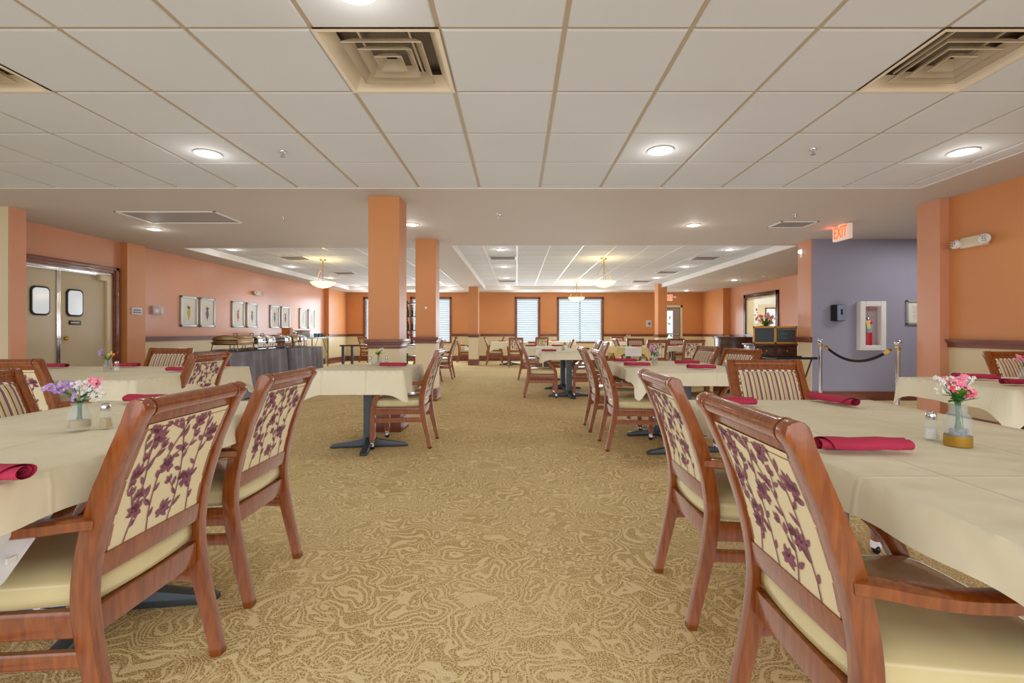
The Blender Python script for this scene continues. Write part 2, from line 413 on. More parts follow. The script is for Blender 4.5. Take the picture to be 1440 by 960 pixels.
struct('ceiling_tray', bm, [TILE, BARW, BARW])
bm = B()
for (a, b, c, d) in (T1B, T2B):    # white angle along each tray's lip
    for q in ((a, a+.012, c, d), (b-.012, b, c, d), (a, b, c, c+.012), (a, b, d-.012, d)): box(bm, *q, HC-.002, TZ)
struct('trim_6', bm, BARW)
bm = B()
for q in ((-5.3, 4.09, 4.865, 4.88), (-5.3, -5.285, -2.6, 4.88), (4.075, 4.09, -2.6, 4.88)): box(bm, *q, HC-.003, HC+.01)
struct('trim_7', bm, BARW)

# windows with frames and blinds
for i, (a, b, z0, z1) in enumerate(WIN):
    w = thing('window_%d' % (i+1), 'x', 'x', ((a+b)/2, BY, z0)); del w['label']; del w['category']; w['kind'] = 'structure'
    W, H = (b-a)/2, z1-z0
    bm = B()
    for q in ((-W-.07, -W, -.02, H+.07), (W, W+.07, -.02, H+.07), (-W-.07, W+.07, H, H+.075), (-W-.07, W+.07, -.06, 0)): box(bm, q[0], q[1], -.03, .03, q[2], q[3], 0, .004)
    obj('window_frame', bm, TRIMW, w)
    bm = B()
    for q in ([-W, W] + ([0] if W > .5 else [])): box(bm, q-.025, q+.025, .1, .14, 0, H)
    box(bm, -W, W, .1, .14, H*.5-.02, H*.5+.02)
    obj('sash', bm, GREYP, w)
    bm = B(); n = int(H/.082)
    for k in range(n):
        z = .02+k*.082; quad(bm, [(-W+.01, .04, z), (W-.01, .04, z), (W-.01, .085, z+.052), (-W+.01, .085, z+.052)])
    box(bm, -W+.005, W-.005, .03, .08, H-.05, H)
    obj('blind', bm, BLINDM, w)
    bm = B(); quad(bm, [(-W, .12, 0), (W, .12, 0), (W, .12, H), (-W, .12, H)]); obj('pane', bm, GLASS, w)

# exit door at back
d = thing('door_1', 'x', 'x', (5.62, BY, 0)); del d['label']; del d['category']; d['kind'] = 'structure'
bm = B()
for q in ((-.5, -.42, 0, 2.06), (.42, .5, 0, 2.06), (-.5, .5, 1.98, 2.06)): box(bm, q[0], q[1], -.04, .1, q[2], q[3], 0, .004)
obj('door_frame', bm, CREAM, d)
bm = B()
for q in ((-.42, -.3, 0, 1.98), (.17, .42, 0, 1.98), (-.3, .17, 1.86, 1.98), (-.3, .17, 0, .25)): box(bm, q[0], q[1], .03, .07, q[2], q[3])
obj('door_leaf', bm, GREYP, d)
bm = B(); quad(bm, [(-.3, .05, .25), (.17, .05, .25), (.17, .05, 1.86), (-.3, .05, 1.86)]); obj('pane', bm, GLASS, d)
bm = B(); box(bm, -.3, .36, -.02, .03, .98, 1.03, 0, .005); obj('push_bar', bm, CHROME, d)

# kitchen double doors
d = thing('door_2', 'x', 'x', (LX, 6.79, 0)); del d['label']; del d['category']; d['kind'] = 'structure'
bm = B()
for q in ((-.98, -.86, 0, 2.1), (.87, .98, 0, 2.1), (-.98, .98, 2.0, 2.1)):
    box(bm, -.02, .03, q[0], q[1], q[2], q[3], 0, .008); box(bm, -.02, .045, q[0]+(.02 if q[0] > 0 else 0), q[1]-(.02 if q[0] < 0 else 0), q[2]+.05 if q[2] > 0 else 0, q[3], 0, .008)
obj('door_frame', bm, TRIMW, d)
bm = B(); box(bm, -.12, 0, .78, .87, 0, 2.0); obj('jamb', bm, CREAM, d)
bm = B(); box(bm, -.06, .015, -.86, .87, 1.955, 2.0, 0, .004); obj('header_track', bm, CHROME, d)
for s in (-1, 1):
    bm = B(); y0, y1 = ((-.86, -.012) if s < 0 else (.012, .78)); box(bm, -.08, -.035, y0, y1, .01, 1.95, 0, .004)
    leaf = obj('door_leaf', bm, DOORP, d)
    yc = -.26 if s < 0 else .25
    def rr(w, h, r=.07, n=6):
        P = []
        for cx, cy, a0 in ((w-r, h-r, 0), (-w+r, h-r, 90), (-w+r, -h+r, 180), (w-r, -h+r, 270)):
            for k in range(n+1): a = R(a0+90*k/n); P.append((cx+r*math.cos(a), cy+r*math.sin(a)))
        return P
    bm = B(); prism(bm, [(yc+p, 1.5+q) for p, q in rr(.135, .2)], 0, -.04, -.018, 0, .004); f = obj('window_gasket', bm, BLACK, leaf)
    bm = B(); prism(bm, [(yc+p, 1.5+q) for p, q in rr(.112, .176, .055)], 0, -.03, -.014); obj('window_pane', bm, COPEN, leaf)
    bm = B(); box(bm, -.04, -.025, -.03 if s < 0 else .0, -.0 if s < 0 else .03, .01, 1.95, 0, .003); obj('astragal', bm, CHROME, leaf)
    if s > 0:
        bm = B(); box(bm, -.036, -.022, .16, .35, 1.18, 1.24, 0, .004)
        for k in range(7): box(bm, -.022, -.0205, .185+k*.02, .198+k*.02, 1.2, 1.22, 1)
        obj('door_sign', bm, [BLACK, WHITE], leaf)
        bm = B(); ball(bm, (-.01, .1, .98), .03); obj('door_knob', bm, BRASS, leaf)
        bm = B(); box(bm, -.035, .03, .62, .75, 1.87, 1.96, 0, .006); obj('door_closer', bm, CREAM, leaf)

# pass-through opening at far right with the room behind it
w = thing('window_5', 'x', 'x', (FX, 14.0, 0)); del w['label']; del w['category']; w['kind'] = 'structure'
bm = B()
for q in ((-.98, -.86, .9, 2.22), (.88, 1.0, .9, 2.22), (-.98, 1.0, 2.1, 2.22)): box(bm, -.035, .02, q[0], q[1], q[2], q[3], 0, .008)
obj('window_frame', bm, DARKW, w)
bm = B(); box(bm, -.0, .2, .8, .9, .95, 2.12); box(bm, 0, .2, -.88, .9, 2.07, 2.12); box(bm, 0, .2, -.88, .9, .93, .97); obj('window_jamb', bm, CREAM, w)
bm = B(); box(bm, 7.25, 9.6, 17.4, 17.5, 0, 2.7); box(bm, 9.6, 9.7, 10.5, 17.5, 0, 2.7); box(bm, 7.25, 9.7, 10.4, 10.5, 0, 2.7); box(bm, 7.25, 9.7, 10.4, 17.5, 2.6, 2.7)
struct('wall_side_room', bm, mat('side_room_wall', (238, 238, 230), .6))

# ------------------------------------------------------------------ dining chair (local: feet row at y=0, +y faces the table)
PL = [(0, 0), (.022, .1), (.05, .22), (.07, .33), (.078, .42), (.068, .52), (.045, .62), (.012, .72), (-.022, .8), (-.05, .865)]
PL = [(v.x, v.y) for v in smooth([(a, b, 0) for a, b in PL], 3)]
def ypost(z):
    for (a, b), (c, d) in zip(PL, PL[1:]):
        if b <= z <= d: return a+(c-a)*(z-b)/(d-b)
    return PL[-1][0]
def make_post(x):
    bm = B(); L, Rr = [], []
    for i, (y, z) in enumerate(PL):
        a = PL[max(i-1, 0)]; c = PL[min(i+1, len(PL)-1)]
        t = Vector((c[0]-a[0], c[1]-a[1])).normalized(); nn = Vector((t.y, -t.x))
        w = .017+.007*min(1, z/.35) - (.003 if z > .7 else 0)
        L.append((y-nn.x*w, z-nn.y*w)); Rr.append((y+nn.x*w, z+nn.y*w))
    cx, cz, r = -.06, .884, .026
    arc = [(cx+r*math.cos(R(a)), cz+r*math.sin(R(a))) for a in (10, 35, 60, 90, 120, 150, 180, 205, 228)]
    poly = Rr[:-1]+arc+L[::-1][1:]
    prism(bm, poly, 0, x-.019, x+.019, 0, .005)
    return bm
def floral(bm, mi):
    rnd = random.Random(4); X0, Z0, Z1 = .157, .515, .832
    def P(x, z): x = max(-X0, min(X0, x)); z = max(Z0, min(Z1, z)); return (x, ypost(z)-.0182, z)
    def leaf(x, z, a, L, w):
        if not (-X0-.01 < x+L/2*math.cos(a) < X0+.01 and Z0 < z+L/2*math.sin(a) < Z1): return
        pts = []
        for s, k in ((0, 0), (.25, .8), (.5, 1), (.75, .7), (1, 0), (.75, -.6), (.5, -1), (.25, -.85)):
            q = s*L; o = k*w
            pts.append(P(x+q*math.cos(a)-o*math.sin(a), z+q*math.sin(a)+o*math.cos(a)))
        c = bm.verts.new(P(x+L*.5*math.cos(a), z+L*.5*math.sin(a))); vs = [bm.verts.new(p) for p in pts]
        for i in range(8):
            f = bm.faces.new([c, vs[i], vs[(i+1) % 8]]); f.material_index = mi
    def vine(x, z, a, n, step, curl, depth=0):
        w = .0022 if depth == 0 else .0016; prev = None
        for k in range(n):
            nx, nz = x+step*math.cos(a), z+step*math.sin(a)
            if abs(nx) > X0 or not Z0 < nz < Z1: break
            s = (-math.sin(a)*w, math.cos(a)*w)
            quad(bm, [P(x+s[0], z+s[1]), P(x-s[0], z-s[1]), P(nx-s[0], nz-s[1]), P(nx+s[0], nz+s[1])], mi)
            x, z = nx, nz; a += curl+rnd.uniform(-.09, .09)
            if k % 3 == 2:
                sd = 1 if (k//3) % 2 else -1
                leaf(x, z, a+sd*rnd.uniform(.45, .9), rnd.uniform(.026, .042), rnd.uniform(.0058, .0082))
            if depth == 0 and k % 9 == 5: vine(x, z, a-(.7 if (k//9) % 2 else -.7), 5, step, curl*-1.5, 1)
        for q in (-.6, 0, .6): leaf(x, z, a+q, .03-.008*abs(q), .006)
    for x, z, a, n, cu in ((-.125, .515, 1.35, 26, .012), (-.045, .515, 1.7, 27, -.012), (.035, .515, 1.4, 26, .012), (.115, .515, 1.62, 26, .006), (-.155, .66, 1.2, 12, .03)):
        vine(x, z, a, n, .0125, cu)
    def flower(x, z, a):
        for q, L in ((0, .044), (.5, .04), (-.5, .04), (1.1, .034), (-1.1, .034), (2.7, .022), (-2.7, .022)): leaf(x, z, a+q, L, .0078)
    for x, z, a in ((-.1, .59, 2.2), (.075, .62, .8), (-.02, .69, 2.4), (.13, .75, 1.9), (-.11, .78, 1.2), (.04, .8, 1.0), (.0, .555, .4), (-.145, .69, 1.6)):
        flower(x, z, a)
def make_chair(label):
    t = thing('dining_chair', label, 'chair')
    for s in (-1, 1): obj('back_post', make_post(s*.205), WOOD, t)
    # top rail with rolled crest
    bm = B(); cx, cz, r = -.06, .884, .023
    prism(bm, [(cx+r*math.cos(R(a)), cz+r*math.sin(R(a))) for a in range(0, 360, 24)], 0, -.184, .184, smooth=True)
    for s in (-1, 1): prism(bm, [(cx+(r+.003)*math.cos(R(a)), cz+(r+.003)*math.sin(R(a))) for a in range(0, 360, 24)], 0, s*.178-.004, s*.178+.004, smooth=True)
    prism(bm, [(ypost(.82)-.017, .82), (ypost(.82)+.008, .82), (-.038, .874), (-.06, .88)], 0, -.184, .184, 0, .003)
    obj('top_rail', bm, WOOD, t)
    bm = B(); prism(bm, [(ypost(.455)-.02, .455), (ypost(.455)+.02, .455), (ypost(.515)+.02, .515), (ypost(.515)-.02, .515)], 0, -.184, .184, 0, .004); obj('lower_back_rail', bm, WOOD, t)
    # upholstered back: floral behind, striped in front
    bm = B(); nx, nz = 16, 16
    def g(i, j, front):
        x = -.17+.34*i/nx; z = .512+.325*j/nz
        if front:
            x = -.184+.368*i/nx; z = .502+.354*j/nz; du, dv = min(i, nx-i)/nx, min(j, nz-j)/nz
            e = (1-(1-min(1, 5*du))**3)*(1-(1-min(1, 5*dv))**3); return (x, ypost(min(z, .86))+.006+.027*e, z)
        return (x, ypost(z)-.016, z)
    for front, mi in ((True, 1), (False, 0)):
        V = [[bm.verts.new(g(i, j, front)) for j in range(nz+1)] for i in range(nx+1)]
        for i in range(nx):
            for j in range(nz):
                q = [V[i][j], V[i+1][j], V[i+1][j+1], V[i][j+1]]
                f = bm.faces.new(q if not front else q[::-1]); f.material_index = mi; f.smooth = True
    floral(bm, 2)
    obj('backrest', bm, [PANEL, STRIPE, MAROON], t, sharp=False)
    for s in (-1, 1):
        bm = B(); pts = [(s*.174, ypost(z), z) for z in (.51, .6, .7, .8, .835)]
        tube(bm, pts, 0, flat=(.03, .024, (1, 0, 0))); obj('panel_frame', bm, WOOD, t)
    # seat cushion
    bm = B(); n = 10
    def sp(u, v):   # u,v in -1..1 ; width grows to the front
        y = .297+.228*v; hw = .195+.055*(v+1)/2
        return u*hw, y
    V = {}
    for i in range(n+1):
        for j in range(n+1):
            u, v = -1+2*i/n, -1+2*j/n
            # rounded corners
            k = max(abs(u), abs(v)); l = math.hypot(u, v); s_ = 1-.06*(l-k)/.41
            x, y = sp(u*s_, v*s_); e = (1-abs(u)**5)*(1-abs(v)**5)
            V[i, j] = bm.verts.new((x, y, .452+.028*e**.6))
    for i in range(n):
        for j in range(n): bm.faces.new([V[i, j], V[i+1, j], V[i+1, j+1], V[i, j+1]]).smooth = True
    per = [(i, 0) for i in range(n)]+[(n, j) for j in range(n)]+[(n-i, n) for i in range(n)]+[(0, n-j) for j in range(n)]
    prev = [V[p] for p in per]
    for dz, o in ((-.012, 1.02), (-.035, 1.025), (-.06, 1.01), (-.066, .97)):
        cur = [bm.verts.new((V[p].co.x*o, .297+(V[p].co.y-.297)*o, .452+dz)) for p in per]
        for a in range(len(per)):
            b_ = (a+1) % len(per); bm.faces.new([prev[a], cur[a], cur[b_], prev[b_]]).smooth = True
        prev = cur
    bm.faces.new(prev)
    bmesh.ops.recalc_face_normals(bm, faces=bm.faces[:])
    obj('seat', bm, SEAT, t, sharp=False)
    # seat frame
    bm = B(); box(bm, -.184, .184, .06, .085, .315, .385, 0, .004)
    for s in (-1, 1): tube(bm, [(s*.203, .08, .352), (s*.245, .5, .352)], 0, flat=(.026, .066))
    box(bm, -.24, .24, .5, .525, .32, .385, 0, .004)
    obj('seat_frame', bm, WOOD, t)
    for s in (-1, 1):
        bm = B(); tube(bm, [(s*.205, .055, .265), (s*.243, .505, .265)], 0, flat=(.022, .042)); obj('stretcher', bm, WOOD, t)
    for s in (-1, 1):
        bm = B()
        pts = [(s*.25, .52, .065), (s*.25, .515, .2), (s*.25, .515, .34), (s*.252, .505, .43), (s*.257, .465, .51), (s*.262, .42, .56), (s*.265, .385, .6)]
        tube(bm, smooth(pts), 0, flat=(.038, .046, (0, 1, .0)))
        l = obj('leg', bm, WOOD, t)
        bm = B(); ball(bm, (s*.25, .52, .024), .024, 0, (.7, 1, 1)); box(bm, s*.25-.02, s*.25+.02, .505, .535, .03, .068, 1, .006)
        obj('caster', bm, [BLACK, CHROME], l)
        bm = B()
        pts = [(s*.205, .055, .602), (s*.228, .09, .606), (s*.255, .14, .607), (s*.27, .2, .606), (s*.275, .28, .607), (s*.272, .36, .609), (s*.265, .43, .606)]
        tube(bm, smooth(pts), 0, flat=(.05, .03)); obj('armrest', bm, WOOD, t)
    return t
chairs = []
def chair(x, y, rz, label, group=None):
    if not chairs:
        c = make_chair(label); c.location = (x, y, 0); c.rotation_euler = (0, 0, R(rz))
        if group: c['group'] = group
    else: c = dup(chairs[0], (x, y, 0), R(rz), label, group)
    chairs.append(c); return c
WCH = 'cherry wood armchair'
chair(-.995, 1.40, 90, 'big cherry wood armchair at the front left corner, white cloth corner on its seat', 'chairs at the front left table')
chair(-1.045, 2.09, 90, 'cherry armchair with floral back, second along the aisle side of the front left table', 'chairs at the front left table')
chair(-2.28, 2.03, -90, 'cherry armchair with striped front at far left edge, facing the front left table', 'chairs at the front left table')
chair(.58, 1.11, -90, 'big cherry wood armchair at the front right, floral back toward the aisle', 'chairs at the front right table')
chair(.63, 1.95, -90, 'cherry armchair with floral back, behind the foremost chair of the front right table', 'chairs at the front right table')
chair(1.49, 2.85, 180, 'cherry armchair with striped back facing the camera at the head of the front right table', 'chairs at the front right table')
chair(-3.17, 3.04, 0, 'cherry armchair seen from behind at the left edge, near the table by the doors', 'chairs at the second left table')
chair(-2.53, 3.88, 88, 'cherry armchair with floral back at the aisle end of the left table near the doors', 'chairs at the second left table')
chair(-3.6, 4.95, 180, 'cherry armchair with striped back facing the camera, left of the buffet', 'chairs at the second left table')
chair(-.80, 4.64, 90, 'cherry armchair seen from the side, alone at the small table by the nearest column')
chair(.81, 4.53, -90, 'nearer of two cherry armchairs with floral backs at the second right table', 'chairs at the second right table')
chair(.78, 5.35, -90, 'farther of two cherry armchairs with floral backs at the second right table', 'chairs at the second right table')
chair(2.2, 5.68, 100, 'striped armchair at the right side of the second right table, the farther one', 'chairs at the second right table')
chair(2.2, 4.8, 112, 'striped armchair right of the second right table, just behind the big striped head chair', 'chairs at the second right table')
chair(3.05, 2.47, -36, 'cherry armchair cut by the right edge, turned toward the clothed table by the wall', 'chairs at the right wall table')
chair(4.25, 4.08, 180, 'striped armchair standing against the right wall below the emergency light', 'chairs at the right wall table')
chair(.12, 8.07, -90, 'cherry armchair seen from the side at the left of the middle aisle table', 'chairs at the middle tables')
chair(1.46, 8.2, 90, 'armchair at the right side of the middle aisle table, facing left', 'chairs at the middle tables')
chair(1.5, 9.15, 90, 'second armchair at the right side of the middle aisle table, farther back', 'chairs at the middle tables')
chair(.03, 10.95, -90, 'armchair seen from the side behind the middle aisle chair, at the next table', 'chairs at the middle tables')
chair(1.24, 11.3, 90, 'armchair facing left at the right end of the table before the narrow window', 'chairs at the middle tables')
chair(-1.62, 10.2, 90, 'armchair facing left just right of the second column, the nearer of two', 'chairs beside the second column')
chair(-1.46, 11.1, 90, 'armchair facing left just right of the second column, the farther of two', 'chairs beside the second column')
chair(-2.09, 16.9, -90, 'armchair beside the small far column with a white napkin over its arm', 'chairs near the back wall')
chair(-1.0, 15.72, -90, 'armchair seen from the side right of the small far column', 'chairs near the back wall')
chair(-.52, 16.8, 90, 'armchair facing left behind the clothed table right of the far column', 'chairs near the back wall')
chair(-.03, 14.68, 0, 'floral backed armchair left of the narrow back window, its back to the camera', 'chairs near the back wall')
chair(.82, 15.85, 0, 'floral backed armchair in front of the narrow window at the back wall', 'chairs near the back wall')
chair(-5.4, 16.9, -30, 'armchair in the far left corner beside the first back window', 'chairs near the back wall')
chair(3.05, 12.35, 180, 'striped armchair facing the camera behind the left one of the floral backed pair', 'chairs at the right rear tables')
chair(3.02, 10.37, 0, 'left one of two floral backed armchairs side by side at the right rear', 'chairs at the right rear tables')
chair(3.78, 10.3, 0, 'right one of two floral backed armchairs side by side at the right rear', 'chairs at the right rear tables')
chair(4.1, 12.35, 180, 'striped armchair facing the camera between the two floral backed ones, farther back', 'chairs at the right rear tables')
chair(2.5, 12.0, -90, 'armchair seen from the side below the wide back window right edge', 'chairs at the right rear tables')
chair(3.55, 16.95, 180, 'small looking striped armchair against the back wall right of the wide window', 'chairs near the back wall')

# ------------------------------------------------------------------ tables and cloths
TH = .745
def table(x0, x1, y0, y1, label, ped=1, bare=False, px=None, h=TH-.006):
    cx, cy = (x0+x1)/2, (y0+y1)/2
    t = thing('dining_table', label, 'table', (cx, cy, 0))
    bm = B(); box(bm, x0-cx+.004, x1-cx-.004, y0-cy+.004, y1-cy-.004, h-.03, h-.002, 0, .004); obj('tabletop', bm, DARKW if bare else WOOD, t)
    long_y = (y1-y0) > (x1-x0)
    spots = [0] if ped == 1 else [-1, 1]
    for s in spots:
        L = ((y1-y0) if long_y else (x1-x0))/2-.42
        ox, oy = (0, s*L) if long_y else (s*L, 0)
        bm = B(); box(bm, ox-.045, ox+.045, oy-.045, oy+.045, .05, h-.04, 0, .008); box(bm, ox-.2, ox+.2, oy-.2, oy+.2, h-.045, h-.031, 0)
        obj('pedestal', bm, IRON, t)
        bm = B()
        for a in (0, 90, 180, 270):
            M = Matrix.Translation((ox, oy, 0)) @ Matrix.Rotation(R(a+8), 4, 'Z')
            prism(bm, [(.0, .02), (.03, .1), (.1, .07), (.32, .035), (.35, .02), (.35, .0), (.0, .0)], 1, -.03, .03, 0, .006, M)
        obj('base', bm, IRON, t)
    return t
def cloth(x0, x1, y0, y1, label, drop=(.1, .1, .1, .1), corner=1.5, seed=0, m=None, z=TH, name='tablecloth', extra=None, wave=.012):
    """drops: -x,+x,-y,+y"""
    rnd = random.Random(seed); cx, cy = (x0+x1)/2, (y0+y1)/2; hx, hy = (x1-x0)/2, (y1-y0)/2
    bm = B(); e = .004
    nx, ny = max(8, int((x1-x0)/.06)), max(8, int((y1-y0)/.06))
    G = [[bm.verts.new((-hx-e+2*(hx+e)*i/nx, -hy-e+2*(hy+e)*j/ny, z)) for j in range(ny+1)] for i in range(nx+1)]
    for i in range(nx):
        for j in range(ny): bm.faces.new([G[i][j], G[i+1][j], G[i+1][j+1], G[i][j+1]]).smooth = True
    # perimeter path, denser at corners
    P = []
    def side(a, b, nrm, dr, dprev, dnext, n):
        L = math.hypot(b[0]-a[0], b[1]-a[1])
        for k in range(n*2):
            s = k/(n*2); P.append((a[0]+(b[0]-a[0])*s, a[1]+(b[1]-a[1])*s, nrm, dr, s*L, L))
    dW, dE, dS, dN = drop
    side((-hx-e, -hy-e), (hx+e, -hy-e), (0, -1), dS, dW, dE, nx)
    side((hx+e, -hy-e), (hx+e, hy+e), (1, 0), dE, dS, dN, ny)
    side((hx+e, hy+e), (-hx-e, hy+e), (0, 1), dN, dE, dW, nx)
    side((-hx-e, hy+e), (-hx-e, -hy-e), (-1, 0), dW, dN, dS, ny)
    ph = [rnd.uniform(0, 6.28) for _ in range(4)]
    rings = []
    n = len(P); NR = 6
    for r in range(NR+1):
        ring = []; f = r/NR
        for i, (x, y, nr, dr, s, L) in enumerate(P):
            dc = min(s, L-s); near = max(0, 1-dc/.2); near = near*near*(3-2*near)
            # neighbouring side across the closest corner
            j = i-1 if s < L-s else (i+n//8)
            prev = P[(i-int(round(s/L*1))-1) % n]
            nn = Vector(nr)
            other = None
            if near > 0:
                k = i
                step = -1 if s < L-s else 1
                for _ in range(n):
                    k = (k+step) % n
                    if P[k][2] != nr: other = P[k]; break
                nn = (nn+Vector(other[2])*near*.95).normalized()
                dr2 = dr+(max(dr, other[3])-dr)*near
            else: dr2 = dr
            d = dr2*(1+(corner-1)*near**3)
            out = .006+wave*(.5+.5*math.sin(s*9+ph[0]+nr[0]*2+nr[1]))*(1-near)+near*.035+ .02*near*math.sin(s*38+ph[1])
            out += .008*math.sin(s*23+ph[2])
            rr = min(1, f*3)
            ring.append(bm.verts.new((x+nn.x*(out*f+.006*rr), y+nn.y*(out*f+.006*rr), z-d*f-.0015*rr)))
        rings.append(ring)
    for a, b in zip(rings, rings[1:]):
        for i in range(n): bm.faces.new([a[i], b[i], b[(i+1) % n], a[(i+1) % n]]).smooth = True
    bmesh.ops.remove_doubles(bm, verts=bm.verts[:], dist=.0008)
    bmesh.ops.recalc_face_normals(bm, faces=bm.faces[:])
    ex = extra(cx, cy) if extra else None
    o = obj(name, bm, m or CLOTH, None, (cx, cy, 0), sharp=False)
    tag(o, label, 'tablecloth'); return o
TABS = {
 'front left': (-1.98, -1.115, .62, 2.3), 'front right': (.785, 1.71, .5, 2.33), 'left by the doors': (-4.35, -2.57, 3.25, 4.6),
 'column': (-1.79, -.97, 4.08, 4.92), 'second right': (.99, 1.99, 3.85, 5.45), 'right wall': (2.8, 4.6, 2.72, 3.52)}
def tc(key, tl, cl, drop=(.1, .1, .1, .1), ped=1, **k):
    x0, x1, y0, y1 = TABS[key]
    table(x0, x1, y0, y1, tl, ped); return cloth(x0, x1, y0, y1, cl, drop, **k)
fl = tc('front left', 'pedestal dining table under the cream cloth at the front left', 'cream tablecloth on the front left table, one corner hanging onto a chair seat', (.1, .1, .15, .12), 2, seed=1, corner=1, wave=.002)
# the overhanging white corner lying over the arm and seat of the first chair
bm = B(); cx, cy = -1.4925, 1.48
cols = [(.70, .742), (.84, .742), (.96, .742), (1.04, .742), (1.13, .742)]
pts = [[(-1.122, .62, .738), (-1.122, .8, .738), (-1.122, .95, .738), (-1.122, 1.05, .735), (-1.122, 1.14, .72)],
       [(-1.105, .62, .66), (-1.09, .8, .66), (-1.092, .95, .66), (-1.09, 1.05, .668), (-1.085, 1.13, .67)],
       [(-1.12, .62, .58), (-1.12, .8, .58), (-1.115, .95, .6), (-1.108, 1.06, .636), (-1.1, 1.125, .632)],
       [(-1.1, .62, .5), (-1.1, .8, .495), (-1.1, .93, .52), (-1.122, 1.03, .585), (-1.097, 1.12, .628)],
       [(-1.06, .62, .492), (-1.07, .8, .488), (-1.085, .93, .497), (-1.092, 1.0, .515), (-1.095, 1.118, .626)]]
pts = [[(p[0], p[1]+.095*min(1, (.742-p[2])/.06), p[2]) for p in row] for row in pts]
G = [[bm.verts.new((p[0]-cx, p[1]-cy, p[2])) for p in row] for row in pts]
for a in range(4):
    for b in range(4): bm.faces.new([G[a][b], G[a][b+1], G[a+1][b+1], G[a+1][b]]).smooth = True
bmesh.ops.subdivide_edges(bm, edges=bm.edges[:], cuts=2, smooth=1)
hc = obj('hanging_corner', bm, WCLOTH, fl, sharp=False)
bm = B(); box(bm, -1.1-cx, -1.095-cx, 1.105-cy, 1.125-cy, .548, .562); obj('care_tag', bm, WHITE, hc)
tc('front right', 'pedestal dining table under the cream cloth at the front right', 'wide cream tablecloth with fold creases at the front right', (.085, .085, .1, .19), 2, seed=2, corner=1.15)
tc('left by the doors', 'clothed dining table at the left, in front of the kitchen doors', 'cream tablecloth hanging in a corner fold on the left table before the doors', (.14, .14, .14, .14), 2, seed=3, corner=1.9)
tc('column', 'small square pedestal table by the nearest orange column', 'cream tablecloth with pointed corners on the small table by the nearest column', (.2, .2, .2, .2), 1, seed=4, corner=1.3)
tc('second right', 'clothed dining table right of the aisle behind the front right one', 'cream tablecloth with a corner point on the second table right of the aisle', (.1, .1, .1, .1), 2, seed=5, corner=2.2)
tc('right wall', 'clothed dining table standing by the right wall', 'cream tablecloth flaring at its corner on the table by the right wall', (.12, .12, .14, .12), 2, seed=6, corner=1.7, wave=.05)
def tc2(b, tl, cl, drop=.11, **k):
    table(*b, tl, k.pop('ped', 1)); return cloth(*b, cl, (drop,)*4, **k)
tc2((.4, 1.33, 7.6, 9.5), 'two pedestal table in the middle of the room right of the aisle', 'cream tablecloth on the middle table with two dark pedestals', ped=2, seed=7)
tc2((.17, 1.1, 9.98, 11.4), 'table behind the middle one, small green plant on it', 'cream tablecloth on the table just behind the middle one', .16, seed=8)
tc2((-2.62, -1.7, 9.9, 11.4), 'clothed table mostly hidden behind the second column', 'cream tablecloth showing right of the second column', seed=9)
tc2((-.82, .35, 15.25, 16.25), 'clothed table near the back wall right of the small far column', 'cream tablecloth near the back wall right of the small far column', .2, seed=10)
tc2((.95, 2.0, 16.35, 17.15), 'far table under the gap between the two back windows', 'cream tablecloth on the far table between the two back windows', seed=11)
tc2((3.05, 4.35, 10.9, 11.85), 'table at the right rear behind the two floral backed chairs', 'cream tablecloth behind the two floral backed chairs at the right rear', seed=12)
tc2((3.1, 4.1, 15.7, 16.6), 'small far table right of the wide back window', 'cream tablecloth on the small far table right of the wide window', seed=13)
# small table: yellow cloth with long corner points, white runner across it
b = (2.08, 2.72, 9.95, 10.8)
table(*b, 'small rear table dressed in a yellow cloth and white runner'); cloth(*b, 'yellow tablecloth with long corner points on the small rear table', (.12,)*4, corner=2.6, seed=14, m=YCLOTH)
bm = B(); n = 8
for k in range(n): 
    x0, x1 = -.17+.34*k/n, -.17+.34*(k+1)/n
    for (ya, za), (yb, zb) in zip(((-.462, TH-.17), (-.458, TH-.02), (-.44, TH+.005), (0, TH+.005), (.44, TH+.005), (.458, TH-.02), (.46, TH-.12)), ((-.458, TH-.02), (-.44, TH+.005), (0, TH+.005), (.44, TH+.005), (.458, TH-.02), (.46, TH-.12))): quad(bm, [(x0, ya, za), (x1, ya, za), (x1, yb, zb), (x0, yb, zb)])
bmesh.ops.remove_doubles(bm, verts=bm.verts[:], dist=.001)
tag(obj('table_runner', bm, WCLOTH, None, (2.4, 10.375, 0)), 'white runner over the yellow cloth on the small rear table', 'tablecloth')
# bare dark table left rear
t = thing('side_table', 'bare dark table standing behind the nearest column at the left rear', 'table', (-3.35, 12.3, 0))
bm = B(); box(bm, -1.05, 1.05, -.38, .38, .715, .75, 0, .004); obj('tabletop', bm, DARKW, t)
for sx in (-1, 1):
    for sy in (-1, 1):
        bm = B(); box(bm, sx*.98-.03, sx*.98+.03, sy*.33-.03, sy*.33+.03, 0, .715, 0, .004); obj('leg', bm, IRON, t)

